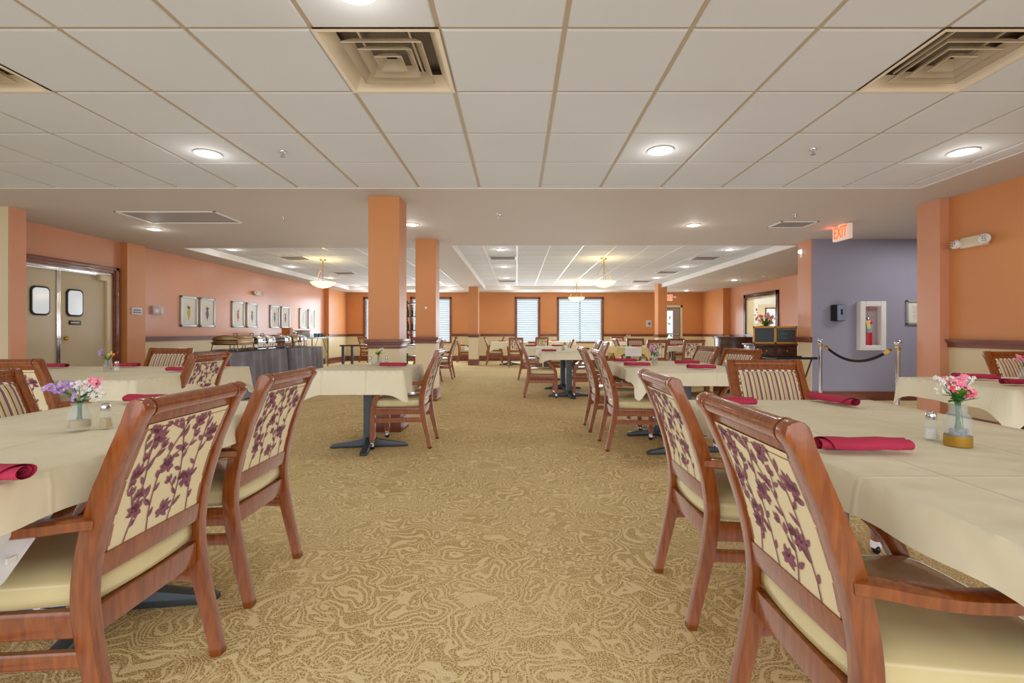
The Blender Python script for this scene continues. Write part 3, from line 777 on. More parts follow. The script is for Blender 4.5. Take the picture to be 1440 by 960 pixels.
# ------------------------------------------------------------------ napkins
def nap_mesh():
    bm = B(); K = 40; L = .125; rows = []
    for k in range(K+1):
        a = k/K*2*PI*2.6; r = .010+.019*k/K
        y, zz = r*math.cos(a)*1.05, r*math.sin(a)*.68
        l0, l1 = -L+.006*(1-k/K), L-.012*(1-k/K)
        if k > K*.8: q = (k/K-.8)/.2; l1 = L-.05*q; l0 = -L+.035*q
        row = []
        for i in range(7):
            x = l0+(l1-l0)*i/6; row.append(bm.verts.new((x, y, zz+.0215+.0015*math.sin(x*50))))
        rows.append(row)
    for a, b in zip(rows, rows[1:]):
        for i in range(6): bm.faces.new([a[i], b[i], b[i+1], a[i+1]]).smooth = True
    # loose tail lying on the table
    tail = [bm.verts.new((x, .03, .004)) for x in (-L+.03, L-.045)]+[bm.verts.new((x, .052, .0015)) for x in (-L+.05, L-.075)]
    bm.faces.new([tail[0], tail[1], tail[3], tail[2]])
    return bm
nap0 = []
def nap(x, y, deg, label, group, z=TH+.004):
    if not nap0:
        o = obj('rolled_napkin', nap_mesh(), BURG, sharp=False); nap0.append(o)
    else:
        o = nap0[0].copy(); C.objects.link(o)
    o.location = (x, y, z); o.rotation_euler = (0, 0, R(deg)); tag(o, label, 'napkin', group)
g = 'napkins on the front right table'
nap(.945, 1.31, -2, 'burgundy rolled napkin lying nearest the camera on the front right table', g)
nap(1.44, 2.2, -78, 'burgundy rolled napkin pointing to the camera at the far end of the front right table', g)
nap(.93, 2.12, 0, 'burgundy rolled napkin half hidden behind the front right chair back', g)
g = 'napkins on the front left table'
nap(-1.19, 1.04, 3, 'burgundy rolled napkin cut by the left edge of the photo, nearest camera', g)
nap(-1.68, 2.21, -3, 'burgundy rolled napkin behind the purple flowers on the front left table', g)
g = 'napkins on the left table before the doors'
nap(-4.22, 4.38, 0, 'burgundy rolled napkin at the left end of the table before the doors', g)
nap(-3.63, 4.45, 5, 'burgundy rolled napkin right of the flower jar, far side of the table by the doors', g)
nap(-2.76, 3.95, -4, 'burgundy rolled napkin at the aisle end of the left table by the doors', g)
nap(-2.78, 4.42, 40, 'burgundy rolled napkin against the floral chair, far corner of the table by the doors', g)
nap(-1.17, 4.5, 0, 'burgundy rolled napkin on the small table by the nearest column', None) if 0 else nap(-1.16, 4.5, 0, 'burgundy rolled napkin on the small table by the nearest column', 'napkins on small tables')
g = 'napkins on the second right table'
nap(1.0+.14, 4.55, 0, 'burgundy rolled napkin on the near left part of the second right table', g)
nap(1.17, 5.2, 0, 'burgundy rolled napkin at the far left corner of the second right table', g)
nap(1.72, 4.85, 0, 'burgundy rolled napkin right of the flower jar on the second right table', g)
nap(1.62, 4.22, -2, 'burgundy rolled napkin behind the striped head chair, second right table', g)
g = 'napkins on the right wall table'
nap(3.15, 3.3, -35, 'burgundy rolled napkin behind the pink flowers, on the right wall table', g)
nap(3.1, 2.93, -12, 'burgundy rolled napkin cut by the right edge, on the right wall table', g)
g = 'napkins on the middle and rear tables'
nap(.53, 7.95, 0, 'burgundy rolled napkin at the near left of the middle two pedestal table', g)
nap(1.2, 8.7, 20, 'burgundy rolled napkin at the right side of the middle table', g)
nap(.31, 10.7, 0, 'burgundy rolled napkin at the left of the table behind the middle one', g)
nap(.9, 10.8, 0, 'burgundy rolled napkin at the right of the table behind the middle one', g)
nap(-1.82, 11.1, 0, 'burgundy rolled napkin beside the second column on the hidden table', g)
nap(-.5, 16.0, 0, 'burgundy rolled napkin on the clothed table right of the small far column', g)
nap(1.3, 16.6, 0, 'burgundy rolled napkin on the far table between the back windows', g)
nap(2.64, 10.6, 10, 'burgundy rolled napkin on the small table with the yellow cloth', g)
nap(3.6, 11.1, 0, 'burgundy rolled napkin between the two floral backed chairs, right rear', g)
nap(3.98, 11.6, 0, 'burgundy rolled napkin at the far edge of the table behind the floral backed chairs', g)
nap(3.5, 16.0, 0, 'burgundy rolled napkin on the small far table right of the wide window', g)

# ------------------------------------------------------------------ jars, shakers, bouquets
def jar(x, y, z, label, band=True, sc=1, square=False):
    t = thing('flower_jar', label, 'jar', (x, y, z)); n = 24
    r = .032*sc
    h = .118*sc if band else .092*sc
    bm = B()
    prof = [(0, .003), (r*.92, .003), (r, .01), (r, h*.62), (r*.92, h*.74), (r*.68, h*.82), (r*.68, h*.95), (r*.74, h*.96), (r*.74, h), (r*.64, h), (r*.6, h*.82), (r*.84, h*.72), (r*.93, h*.6), (r*.93, .012), (0, .009)]
    lathe(bm, prof, n); obj('jar_body', bm, JARG, t)
    if band:
        bm = B(); lathe(bm, [(r*1.01, .0), (r*1.02, .002), (r*1.02, .03*sc), (r*.99, .03*sc)], n); lathe(bm, [(0, 0), (r, 0), (r, .002)], n); obj('gold_band', bm, GOLD, t)
    bm = B(); rnd = random.Random(3)
    if band:
        for k in range(34):
            a, q = rnd.uniform(0, 6.28), rnd.uniform(0, r*.7); ball(bm, (q*math.cos(a), q*math.sin(a), rnd.uniform(.018, .045)*sc), .006*sc, u=8, v=5)
        obj('pebbles', bm, PEBBLE, t)
    else:
        lathe(bm, [(0, .012), (r*.88, .012), (r*.88, .034*sc), (0, .04*sc)], 18); obj('sand_filling', bm, SAND, t)
    return t, h
def shaker(x, y, z, label, fill, sc=1):
    t = thing('salt_shaker' if fill is WHITE else 'pepper_shaker', label, 'shaker', (x, y, z)); n = 8
    bm = B(); lathe(bm, [(0, .002), (.02*sc, .002), (.021*sc, .006), (.015*sc, .062*sc), (.012*sc, .066*sc)], n, smooth=False); obj('glass_body', bm, JARG, t)
    bm = B(); lathe(bm, [(0, .005), (.017*sc, .005), (.0145*sc, .035*sc), (0, .036*sc)], n); obj('filling', bm, fill, t)
    bm = B(); lathe(bm, [(.0135*sc, .062*sc), (.0145*sc, .068*sc), (.0145*sc, .078*sc), (.011*sc, .085*sc), (0, .087*sc)], 16); obj('cap', bm, CHROME, t)
_pet = {}
def petal_mesh(rgb, r=.011, n=5):
    key = (rgb, r, n)
    if key in _pet: return _pet[key]
    bm = B()
    for k in range(n):
        a = 2*PI*k/n
        P = []
        for s, w, zz in ((.1, 0, 0), (.45, .28, .12), (.85, .42, .1), (1.05, 0, -.05), (.85, -.42, .1), (.45, -.28, .12)):
            P.append((r*(s*math.cos(a)-w*math.sin(a)), r*(s*math.sin(a)+w*math.cos(a)), r*zz*2))
        quad(bm, P, 0)
    ball(bm, (0, 0, r*.15), r*.24, 1, u=6, v=4)
    me = bpy.data.meshes.new('blossom'); bm.to_mesh(me); bm.free()
    me.materials.append(mat('petal_%02x%02x%02x' % rgb, rgb, .6)); me.materials.append(mat('pollen', (240, 220, 120), .6))
    _pet[key] = me; return me
def bouquet(x, y, z, label, spec, seed=0, leaves=8, h=.12, neck=.01):
    """spec: list of (kind, rgb, count, dx, dy, dz, spread) relative to the jar mouth"""
    rnd = random.Random(seed); t = thing('flower_bouquet', label, 'flowers', (x, y, z))
    stems = B(); 
    for kind, rgb, n, dx, dy, dz, sp in spec:
        for k in range(n):
            p = Vector((dx+rnd.gauss(0, sp), dy+rnd.gauss(0, sp*.7), dz+rnd.gauss(0, sp*.8)))
            if k < 6: tube(stems, [(rnd.uniform(-neck, neck), rnd.uniform(-neck, neck), -.07), (rnd.uniform(-neck, neck)*.8, 0, 0), (p.x*.5, p.y*.5, p.z*.6), tuple(p)], .0011, 5)
            me = petal_mesh(rgb, .0125 if kind == 'big' else .0055, 7 if kind == 'big' else 5)
            b = bpy.data.objects.new('blossom', me); C.objects.link(b); b.parent = t; b.location = p
            b.rotation_euler = (rnd.uniform(.6, 1.5), rnd.uniform(-.5, .5), rnd.uniform(-.9, .9)); s = rnd.uniform(.8, 1.2); b.scale = (s, s, s)
    obj('stem_bundle', stems, DGREEN, t)
    for k in range(leaves):
        a = rnd.uniform(0, 2*PI); L = rnd.uniform(.03, .055); e = rnd.uniform(.2, 1.1)
        bm = B(); P = []
        for s, w in ((0, 0), (.3, .26), (.6, .24), (1, 0), (.6, -.24), (.3, -.26)):
            P.append((s*L, w*L, s*L*math.sin(e)-.3*L*s*s))
        M = Matrix.Rotation(a, 4, 'Z'); vs = [M @ Vector(p) for p in P]
        off = Vector((0, 0, rnd.uniform(0, .03)))
        c = bm.verts.new(off+sum(vs, Vector())/6-Vector((0, 0, .002))); vv = [bm.verts.new(off+v) for v in vs]
        for i in range(6): bm.faces.new([c, vv[i], vv[(i+1) % 6]])
        obj('leaf', bm, GREEN if k % 3 else mat('leaf_dark', (50, 125, 45), .5), t)
    return t
ZT = TH+.002
PINK, LILAC, WHT, HOT, YEL, ORG = (250, 140, 180), (186, 150, 226), (240, 240, 244), (245, 80, 120), (226, 220, 120), (240, 130, 50)
t, h = jar(1.275, 1.39, ZT, 'gold banded glass jar with pink flowers on the front right table')
bouquet(1.275, 1.39, ZT+h, 'pink and white flower bouquet in the gold banded jar, front right table',
        [('big', PINK, 7, .0, 0, .062, .014), ('big', HOT, 2, -.022, -.01, .045, .006), ('big', (255, 110, 150), 3, .03, -.01, .02, .007), ('big', (255, 160, 195), 4, .012, -.01, .045, .01), ('small', WHT, 46, -.038, 0, .062, .016), ('small', WHT, 24, .035, .01, .06, .014)], 5, 12)
shaker(1.262, 1.465, ZT, 'clear salt shaker left of the gold banded jar, front right table', WHITE)
t, h = jar(-1.456, 1.6, ZT, 'sand filled glass jar with purple flowers on the front left table', False)
bouquet(-1.456, 1.6, ZT+h, 'purple, white and pink flower bouquet in the sand filled jar, front left table',
        [('big', LILAC, 16, -.062, 0, .045, .018), ('small', WHT, 55, .028, 0, .045, .018), ('small', WHT, 26, .062, 0, .03, .014), ('big', PINK, 7, .04, .01, .07, .014)], 8, 7)
shaker(-1.395, 1.63, ZT, 'pepper shaker with brown filling beside the jar of purple flowers', SAND)
t, h = jar(-3.42, 4.02, ZT, 'glass flower jar on the left table by the doors', False)
bouquet(-3.42, 4.02, ZT+h, 'orange and lilac flowers on the left table by the doors',
        [('big', LILAC, 7, -.06, 0, .06, .014), ('big', ORG, 3, .05, 0, .05, .008), ('big', YEL, 4, .02, 0, .045, .012)], 11, 7)
shaker(-3.33, 4.0, ZT, 'salt shaker beside the orange and lilac flowers by the doors', WHITE)
t, h = jar(-1.36, 4.72, ZT, 'glass flower jar on the small table by the nearest column', False)
bouquet(-1.36, 4.72, ZT+h, 'yellow green and white flowers on the small table by the nearest column',
        [('big', YEL, 9, .0, 0, .035, .02), ('small', WHT, 24, .03, 0, .06, .012)], 12, 8)
shaker(-1.44, 4.72, ZT, 'salt shaker left of the yellow green flowers', WHITE)
shaker(-1.285, 4.74, ZT, 'pepper shaker right of the yellow green flowers', SAND)
t, h = jar(1.36, 4.75, ZT, 'glass flower jar on the second right table', False)
bouquet(1.36, 4.75, ZT+h, 'lilac and white flowers over green leaves on the second right table',
        [('big', LILAC, 7, -.02, 0, .06, .012), ('big', PINK, 2, -.03, 0, .09, .006), ('small', WHT, 26, .05, 0, .03, .014)], 13, 10)
t, h = jar(3.28, 3.1, ZT, 'flower jar on the right wall table, at the right edge', False)
bouquet(3.28, 3.1, ZT+h, 'pink flowers at the right edge, on the table by the right wall', [('big', PINK, 9, -.03, 0, .07, .02)], 14, 5)
t, h = jar(.57, 10.9, ZT, 'small jar of greenery on the table behind the middle one', False)
bouquet(.57, 10.9, ZT+h, 'yellow green flowers on the table behind the middle one', [('big', (190, 220, 90), 10, 0, 0, .03, .025)], 15, 9)
t, h = jar(.8, 8.3, ZT, 'small jar on the middle two pedestal table', False)
bouquet(.8, 8.3, ZT+h, 'green sprig in the jar on the middle two pedestal table', [('big', (150, 190, 80), 5, .03, 0, .03, .015)], 16, 8)
t, h = jar(3.7, 16.0, ZT, 'far flower jar right of the wide back window', False)
bouquet(3.7, 16.0, ZT+h, 'white flowers on the small far table, right of the wide window', [('big', WHT, 10, 0, 0, .1, .03), ('big', HOT, 2, .05, 0, .12, .01)], 17, 9)

# ------------------------------------------------------------------ ceiling fixtures
def downlight(x, y, label, grp, z=HC, r=.075, e=9):
    t = thing('ceiling_downlight', label, 'ceiling light', (x, y, z), group=grp)
    bm = B(); lathe(bm, [(r*.9, -.002), (r*1.25, -.004), (r*1.28, -.008), (r*.95, -.012), (r*.88, -.004)], 28); obj('trim_ring', bm, WHITE, t)
    bm = B(); lathe(bm, [(0, -.007), (r*.9, -.006), (r*.92, -.003)], 24); obj('lens', bm, LIGHTM, t)
    l = bpy.data.lights.new('downlight_lamp', 'SPOT'); l.energy = e; l.color = (1, .95, .87); l.shadow_soft_size = .07; l.spot_size = R(165); l.spot_blend = .6
    lo = bpy.data.objects.new('downlight_lamp', l); C.objects.link(lo); lo.location = (x, y, z-.03)
    l = bpy.data.lights.new('downlight_halo', 'POINT'); l.energy = 1.3; l.color = (1, .97, .92); l.shadow_soft_size = .05  # extra point light added below each fitting to brighten the ceiling round it
    lo = bpy.data.objects.new('downlight_halo', l); C.objects.link(lo); lo.location = (x, y, z-.09)
FZ = HC
G1, G2 = 'recessed lights in the front grid ceiling', 'recessed lights in the rear ceilings'
downlight(-2.52, 3.92, 'round recessed light at the left of the front tiled ceiling', G1, FZ, .08, 12)
downlight(1.15, 3.85, 'round recessed light in the middle of the front tiled ceiling', G1, FZ, .08, 12)
downlight(3.6, 3.88, 'round recessed light at the right of the front tiled ceiling', G1, FZ, .08, 12)
downlight(-.69, 2.03, 'round recessed light cut by the top edge above the square diffuser', G1, FZ, .08, 12)
downlight(-5.13, 6.8, 'recessed light in the soffit near the kitchen doors', G2)
downlight(2.4, 6.54, 'recessed light in the soffit right of centre', G2)
downlight(-1.42, 6.5, 'recessed light partly hidden by the nearest column', G2)
for x, n in ((-.31, 'left row of the middle tray'), (4.05, 'right row of the middle tray'), (-5.42, 'row along the left wall tray')):
    for y, k in ((9.15, 'nearest'), (11.55, 'second'), (13.95, 'third'), (16.3, 'farthest')):
        downlight(x, y, '%s recessed light in the %s ceiling' % (k, n), G2, TZ-.006, e=12)
downlight(-2.28, 16.3, 'far recessed light just right of the second column', G2, TZ-.006)
downlight(6.1, 13.5, 'nearer recessed light over the far right wall opening', G2)
downlight(5.95, 16.9, 'recessed light above the exit door at the back', G2)

def diffuser(x0, y0, label, s=.61, z=HC):
    t = thing('air_diffuser', label, 'vent', (x0+s/2, y0+s/2, z), group='square air diffusers in the front ceiling')
    h = s/2+.004
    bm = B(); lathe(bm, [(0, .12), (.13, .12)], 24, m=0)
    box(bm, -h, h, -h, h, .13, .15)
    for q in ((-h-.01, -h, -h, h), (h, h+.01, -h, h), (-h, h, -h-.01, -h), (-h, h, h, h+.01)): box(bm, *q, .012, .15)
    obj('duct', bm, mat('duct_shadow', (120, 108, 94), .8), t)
    bm = B()
    def ring(bm, a0, z0, a1, z1):
        P = [(-a0, -a0, z0), (a0, -a0, z0), (a0, a0, z0), (-a0, a0, z0)]; Q = [(-a1, -a1, z1), (a1, -a1, z1), (a1, a1, z1), (-a1, a1, z1)]
        V = [bm.verts.new(p) for p in P]; W = [bm.verts.new(p) for p in Q]
        for i in range(4): bm.faces.new([V[i], V[(i+1) % 4], W[(i+1) % 4], W[i]])
    ring(bm, h, -.003, h-.022, -.003); ring(bm, h-.022, -.003, h-.07, .07); obj('outer_frame', bm, CREAMV, t)
    for a in (.205, .14, .075):
        bm = B(); ring(bm, a, .002, a-.047, .045); ring(bm, a, .002, a-.004, -.002)
        if a < .08: quad(bm, [(-a+.047, -a+.047, .045), (a-.047, -a+.047, .045), (a-.047, a-.047, .045), (-a+.047, a-.047, .045)])
        bmesh.ops.solidify(bm, geom=bm.faces[:], thickness=.003); obj('cone_louvre', bm, CREAMV, t)
    for a in (-1, 1): bm = B(); box(bm, -.005+a*.13, .005+a*.13, -.24, .24, .075, .085); obj('bracket', bm, CREAMV, t)
CREAMV = mat('diffuser_enamel', (222, 206, 180), .4)
diffuser(HOLES[0][0], HOLES[0][1], 'square ceiling air diffuser left of centre in the front ceiling')
diffuser(HOLES[1][0], HOLES[1][1], 'square ceiling air diffuser cut by the left edge of the photo')
diffuser(HOLES[2][0], HOLES[2][1], 'square ceiling air diffuser at the top right of the photo')
def vent(x, y, w, d, z, label, slats=7, m=None, cat='vent'):
    t = thing('ceiling_vent', label, cat, (x, y, z), group='flat ceiling vents')
    bm = B()
    for q in ((-w/2, w/2, -d/2, -d/2+.025), (-w/2, w/2, d/2-.025, d/2), (-w/2, -w/2+.025, -d/2, d/2), (w/2-.025, w/2, -d/2, d/2)): box(bm, *q, -.012, 0, 0, .002)
    obj('frame', bm, WHITE, t)
    bm = B(); box(bm, -w/2+.02, w/2-.02, -d/2+.02, d/2-.02, -.003, -.001); obj('backing', bm, m or mat('vent_dark', (105, 100, 98), .7), t)
    if slats:
        bm = B()
        for k in range(slats):
            y0 = -d/2+.04+k*(d-.08)/(slats-1); box(bm, -w/2+.025, w/2-.025, y0-.006, y0+.006, -.009, -.003)
        obj('slats', bm, mat('vent_slat', (170, 165, 160), .5), t)
vent(3.72, 6.49, .5, .36, HC, 'flat ceiling vent near the hanging exit sign')
vent(-4.25, 6.1, 1.22, .62, HC, 'long grey return air grille in the soffit above the kitchen doors', 0, GREYP)
for x, y, l in ((-.3, 10.15, 'nearer vent in the left row of the middle tray'), (-.3, 14.8, 'farther vent in the left row of the middle tray'), (4.0, 10.2, 'nearest vent in the right row of the middle tray'),
                (3.95, 12.6, 'second vent in the right row of the middle tray'), (3.85, 14.9, 'farthest vent in the right row of the middle tray'), (-4.72, 10.2, 'nearer vent beside the left pendant'), (-4.6, 12.8, 'farther vent behind the left pendant')):
    vent(x, y, .56, .5, TZ-.006, l)
def sprinkler(x, y, z, label):
    t = thing('fire_sprinkler', label, 'sprinkler', (x, y, z), group='fire sprinklers')
    bm = B(); lathe(bm, [(0, .01), (.028, .01), (.028, -.001), (.026, -.006), (.01, -.01), (.008, -.03), (0, -.032)], 16); obj('escutcheon', bm, CHROME, t)
    bm = B(); lathe(bm, [(0, -.04), (.018, -.04), (.018, -.043), (0, -.045)], 12); box(bm, -.012, -.009, -.002, .002, -.042, -.012); box(bm, .009, .012, -.002, .002, -.042, -.012); obj('deflector', bm, CHROME, t)
for x, y, l in ((-1.89, 3.88, 'sprinkler head left in the front tiled ceiling'), (2.36, 3.83, 'sprinkler head right in the front tiled ceiling'), (-2.98, 6.13, 'sprinkler head left of the nearest column'),
                (-.23, 5.94, 'sprinkler head right of the nearest column'), (3.46, 5.98, 'sprinkler head above the flat vent near the exit sign'), (6.43, 12.53, 'sprinkler head near the far right wall')):
    sprinkler(x, y, HC, l)
# pendants
def pendant(x, y, label):
    z = TZ-.006; t = thing('pendant_lamp', label, 'pendant lamp', (x, y, z), group='glass bowl pendants')
    zr = 2.145-z
    bm = B(); lathe(bm, [(0, 0), (.07, 0), (.075, -.01), (.05, -.03), (.012, -.04), (.012, -.12), (0, -.12)], 20); obj('canopy', bm, BRASS, t)
    bm = B(); tube(bm, [(0, 0, -.1), (0, 0, zr+.02)], .006, 6)
    for k in range(3):
        a = 2*PI*k/3+.5; tube(bm, [(.01*math.cos(a), .01*math.sin(a), -.12), (.11*math.cos(a), .11*math.sin(a), -.27), (.24*math.cos(a), .24*math.sin(a), zr)], .004, 6)
    obj('rods', bm, BRASS, t)
    bm = B(); lathe(bm, [(.255, zr), (.25, zr-.01), (.2, zr-.06), (.12, zr-.1), (.03, zr-.122), (0, zr-.124)], 28); bmesh.ops.solidify(bm, geom=bm.faces[:], thickness=.004); obj('glass_bowl', bm, BOWL, t)
    bm = B(); ball(bm, (0, 0, zr-.13), .014); obj('finial', bm, BRASS, t)
    l = bpy.data.lights.new('pendant_glow', 'POINT'); l.energy = 10; l.color = (1, .84, .55); l.shadow_soft_size = .08
    lo = bpy.data.objects.new('pendant_glow', l); C.objects.link(lo); lo.location = (x, y, 2.22)
pendant(1.85, 10.25, 'nearer bowl pendant hanging in the middle tray')
pendant(1.85, 14.95, 'farther bowl pendant hanging in the middle tray')
pendant(-4.2, 10.4, 'bowl pendant hanging over the buffet at the left')

# exit signs and emergency lights
def text(name, s, size, loc, rot, m, parent, ext=.002, align='CENTER'):
    cu = bpy.data.curves.new(name, 'FONT'); cu.body = s; cu.size = size; cu.extrude = ext; cu.align_x = align; cu.align_y = 'CENTER'; cu.offset = size*.012
    o = bpy.data.objects.new(name+'_tmp', cu); C.objects.link(o)
    bpy.context.view_layer.update()
    me = bpy.data.meshes.new_from_object(o); C.objects.unlink(o); bpy.data.objects.remove(o)
    me.materials.clear(); me.materials.append(m)
    q = bpy.data.objects.new(name, me); C.objects.link(q); q.parent = parent; q.location = loc; q.rotation_euler = rot
    return q
EXR = mat('exit_letters', (255, 60, 20), .4, emit=(255, 100, 10), es=1.3)
EXW = mat('exit_face', (240, 226, 214), .5, emit=(255, 200, 180), es=.25)
t = thing('exit_sign', 'glowing red EXIT sign hanging from the ceiling by the corridor', 'exit sign', (4.4, 6.5, HC))
bm = B(); box(bm, -.03, .03, -.16, .16, -.215, -.015, 0, .008); box(bm, -.02, .02, -.06, .06, -.016, 0, 0); obj('housing', bm, EXW, t)
e_ = text('exit_lettering', 'EXIT', .235, (-.032, 0, -.115), (R(90), 0, R(-90)), EXR, t); e_.scale = (.56, .95, 1)
l = bpy.data.lights.new('exit_glow', 'POINT'); l.energy = .6; l.color = (1, .12, .06); l.shadow_soft_size = .05
lo = bpy.data.objects.new('exit_glow', l); C.objects.link(lo); lo.location = (4.4, 6.75, 2.49)
t = thing('exit_sign', 'red EXIT sign with lamp heads above the glass door at the back', 'exit sign', (5.58, BY, 2.34))
bm = B(); box(bm, -.17, .17, -.06, 0, -.12, .12, 0, .006); obj('housing', bm, EXW, t)
text('exit_lettering', 'EXIT', .19, (0, -.063, 0), (R(90), 0, 0), EXR, t)
bm = B(); ball(bm, (.25, -.08, .02), .055, 0, (1, .7, 1)); box(bm, .16, .26, -.06, -.03, 0, .04); obj('lamp_head', bm, WHITE, t)
def emergency(loc, rz, label, both=True):
    t = thing('emergency_light', label, 'emergency light', loc, rz)   # local: -y faces the room
    bm = B(); box(bm, -.13, .13, -.06, 0, -.055, .055, 0, .012); obj('housing', bm, CREAMV, t)
    for s in (-1, 1):
        bm = B(); M = Matrix.Translation((s*.155, -.07, -.005)) @ Matrix.Rotation(R(70), 4, 'X') @ Matrix.Rotation(R(s*25), 4, 'Y')
        lathe(bm, [(0, -.03), (.03, -.03), (.048, .0), (.05, .02), (.046, .024), (0, .02)], 18, m=0, M=M)
        hd = obj('lamp_head', bm, WHITE, t)
        if s < 0 or both:
            bm = B()
            for a in range(3):
                for b in range(3): ball(bm, (s*.155+(a-1)*.024, -.098, (b-1)*.024), .009, u=8, v=6)
            obj('led_cluster', bm, CHROME, hd)
emergency((RX, 4.92, 2.0), R(-90), 'white emergency light with two heads on the right orange wall')
emergency((LX, 11.9, 2.03), R(90), 'white emergency light above the framed prints on the left wall')
t = thing('wall_lamp', 'small round glowing security lamp on the corner of the purple wall', 'lamp', (4.61, 7.78, 2.37))
bm = B(); ball(bm, (-.03, 0, 0), .03); obj('globe', bm, mat('globe_glow', (255, 250, 240), .3, emit=(255, 250, 240), es=2), t); bm = B(); box(bm, -.012, 0, -.03, .03, -.09, .05, 0, .004); obj('wall_plate', bm, WHITE, t)

# wall plates
t = thing('wall_sign', 'small grey wall sign right of the kitchen doors', 'sign', (-6.34, 8.01, 1.42))
bm = B(); box(bm, 0, .012, -.11, .11, -.06, .06, 0, .004); obj('plate', bm, mat('sign_grey', (205, 205, 210), .4), t)
bm = B()
for k in range(6): box(bm, .012, .0135, -.075+k*.026, -.056+k*.026, .006, .028)
for k in range(7): box(bm, .012, .0135, -.085+k*.025, -.067+k*.025, -.032, -.01)
obj('lettering', bm, BLACK, t)
t = thing('thermostat', 'clear boxed thermostat on the left wall beside the grey sign', 'thermostat', (LX, 8.58, 1.46))
bm = B(); box(bm, 0, .05, -.12, .12, -.08, .08, 0, .01); obj('guard_box', bm, mat('guard_plastic', (225, 215, 215), .15, alpha=.6), t); bm = B(); box(bm, 0, .03, -.06, .06, -.045, .045, 0, .006); obj('control', bm, WHITE, t)
t = thing('wall_plate', 'square grey plate with a dark symbol on the back wall left of the rear column', 'sign', (4.88, BY, 1.38))
bm = B(); box(bm, -.1, .1, -.02, 0, -.12, .12, 0, .006); obj('plate', bm, mat('plate_grey', (200, 200, 208), .4), t)
bm = B(); prism(bm, [(-.05, 0), (0, .05), (0, -.05)], 1, -.024, -.02); 
for dz in (.03, -.03): lathe(bm, [(0, -.002), (.026, -.002), (.026, .002), (0, .002)], 14, (.035, -.022, dz), M=Matrix.Rotation(R(90), 4, 'X'))
obj('symbol', bm, BLACK, t)
bm = B(); ball(bm, (-1.42, 7.49, 1.45), .02, 0, (1, .4, 1)); tag(obj('wall_sensor', bm, WHITE), 'tiny round white sensor on the second column', 'sensor')

# framed vegetable prints
PR = [((50, 110, 50), (196, 180, 60), 'yellow squash'), ((70, 60, 110), (80, 60, 120), 'long purple eggplant'), ((60, 120, 60), (200, 90, 60), 'carrot with green top'), ((60, 90, 100), (90, 110, 120), 'grey green artichoke'),
      ((90, 100, 130), (70, 90, 150), 'blue grey root'), ((90, 90, 130), (110, 90, 150), 'slim violet root'), ((180, 180, 190), (190, 190, 200), 'pale plant in glare, left'), ((190, 190, 200), (200, 200, 210), 'pale plant in glare, right')]  # inks of the last two are paled to imitate glare
YP = [9.19, 9.75, 10.85, 11.44, 12.53, 13.12, 14.23, 14.82]
for (top, root, nm), y in zip(PR, YP):
    t = thing('framed_print', 'silver framed botanical print of a %s on the left wall' % nm, 'picture', (LX, y+.24, 1.475), group='botanical prints on the left wall')
    bm = B()
    for q in ((-.24, -.2, -.3, .3), (.2, .24, -.3, .3), (-.24, .24, .26, .3), (-.24, .24, -.3, -.26)): box(bm, 0, .03, *q, 0, .004)
    obj('frame', bm, SILVER, t)
    bm = B(); box(bm, .005, .012, -.205, .205, -.265, .265, 0); obj('mat_board', bm, mat('mat_board', (232, 232, 228), .7), t)
    bm = B(); box(bm, .012, .014, -.13, .13, -.2, .2, 0)
    rnd = random.Random(int(y*10))
    P = [(.0, -.17), (.028, -.1), (.05, -.04), (.042, .02), (.015, .05), (-.015, .05), (-.042, .02), (-.05, -.04), (-.028, -.1)]
    prism(bm, P, 0, .014, .0148, 1)
    for k in range(7):
        a = R(40+k*17); L = rnd.uniform(.06, .11)
        prism(bm, [(0, .04), (L*.5*math.cos(a)-.012, .04+L*.5*math.sin(a)), (L*math.cos(a), .04+L*math.sin(a)), (L*.5*math.cos(a)+.012, .04+L*.5*math.sin(a)-.004)], 0, .0142, .015, 2)
    obj('print', bm, [PAPER, mat('ink_root', root, .8), mat('ink_leaf', top, .8)], t)
    bm = B(); quad(bm, [(.016, -.2, -.26), (.016, .2, -.26), (.016, .2, .26), (.016, -.2, .26)]); obj('glazing', bm, mat('glazing', (255, 255, 255), .08, alpha=.12), t)

# ------------------------------------------------------------------ corridor wall items
t = thing('fire_extinguisher_cabinet', 'white framed fire extinguisher cabinet on the purple wall', 'cabinet', (5.52, 7.54, 1.17))
bm = B()
for q in ((-.2, -.12, -.38, .38), (.12, .2, -.38, .38), (-.12, .12, .3, .38), (-.12, .12, -.38, -.3)): box(bm, q[0], q[1], -.1, 0, q[2], q[3], 0, .01)
obj('frame', bm, WHITE, t)
bm = B(); box(bm, -.13, .13, -.012, -.004, -.31, .31); obj('back_panel', bm, mat('cabinet_inside', (170, 150, 155), .6), t)
bm = B(); quad(bm, [(-.125, -.085, -.305), (.125, -.085, -.305), (.125, -.085, .305), (-.125, -.085, .305)]); obj('glass_door', bm, GLASS, t)
bm = B(); box(bm, -.09, .08, -.088, -.086, .246, .256); box(bm, -.09, -.05, -.088, -.086, .272, .282); obj('lettering_strip', bm, RED, t)
t = thing('fire_extinguisher', 'red fire extinguisher with a tag inside the white wall cabinet', 'fire extinguisher', (5.475, 7.485, .865))
bm = B(); lathe(bm, [(0, 0), (.044, 0), (.047, .01), (.047, .34), (.04, .38), (.018, .405), (0, .41)], 20); obj('cylinder', bm, RED, t)
bm = B(); lathe(bm, [(.0475, .2), (.0475, .33)], 20); obj('label_band', bm, mat('label_blue', (150, 165, 185), .5), t)
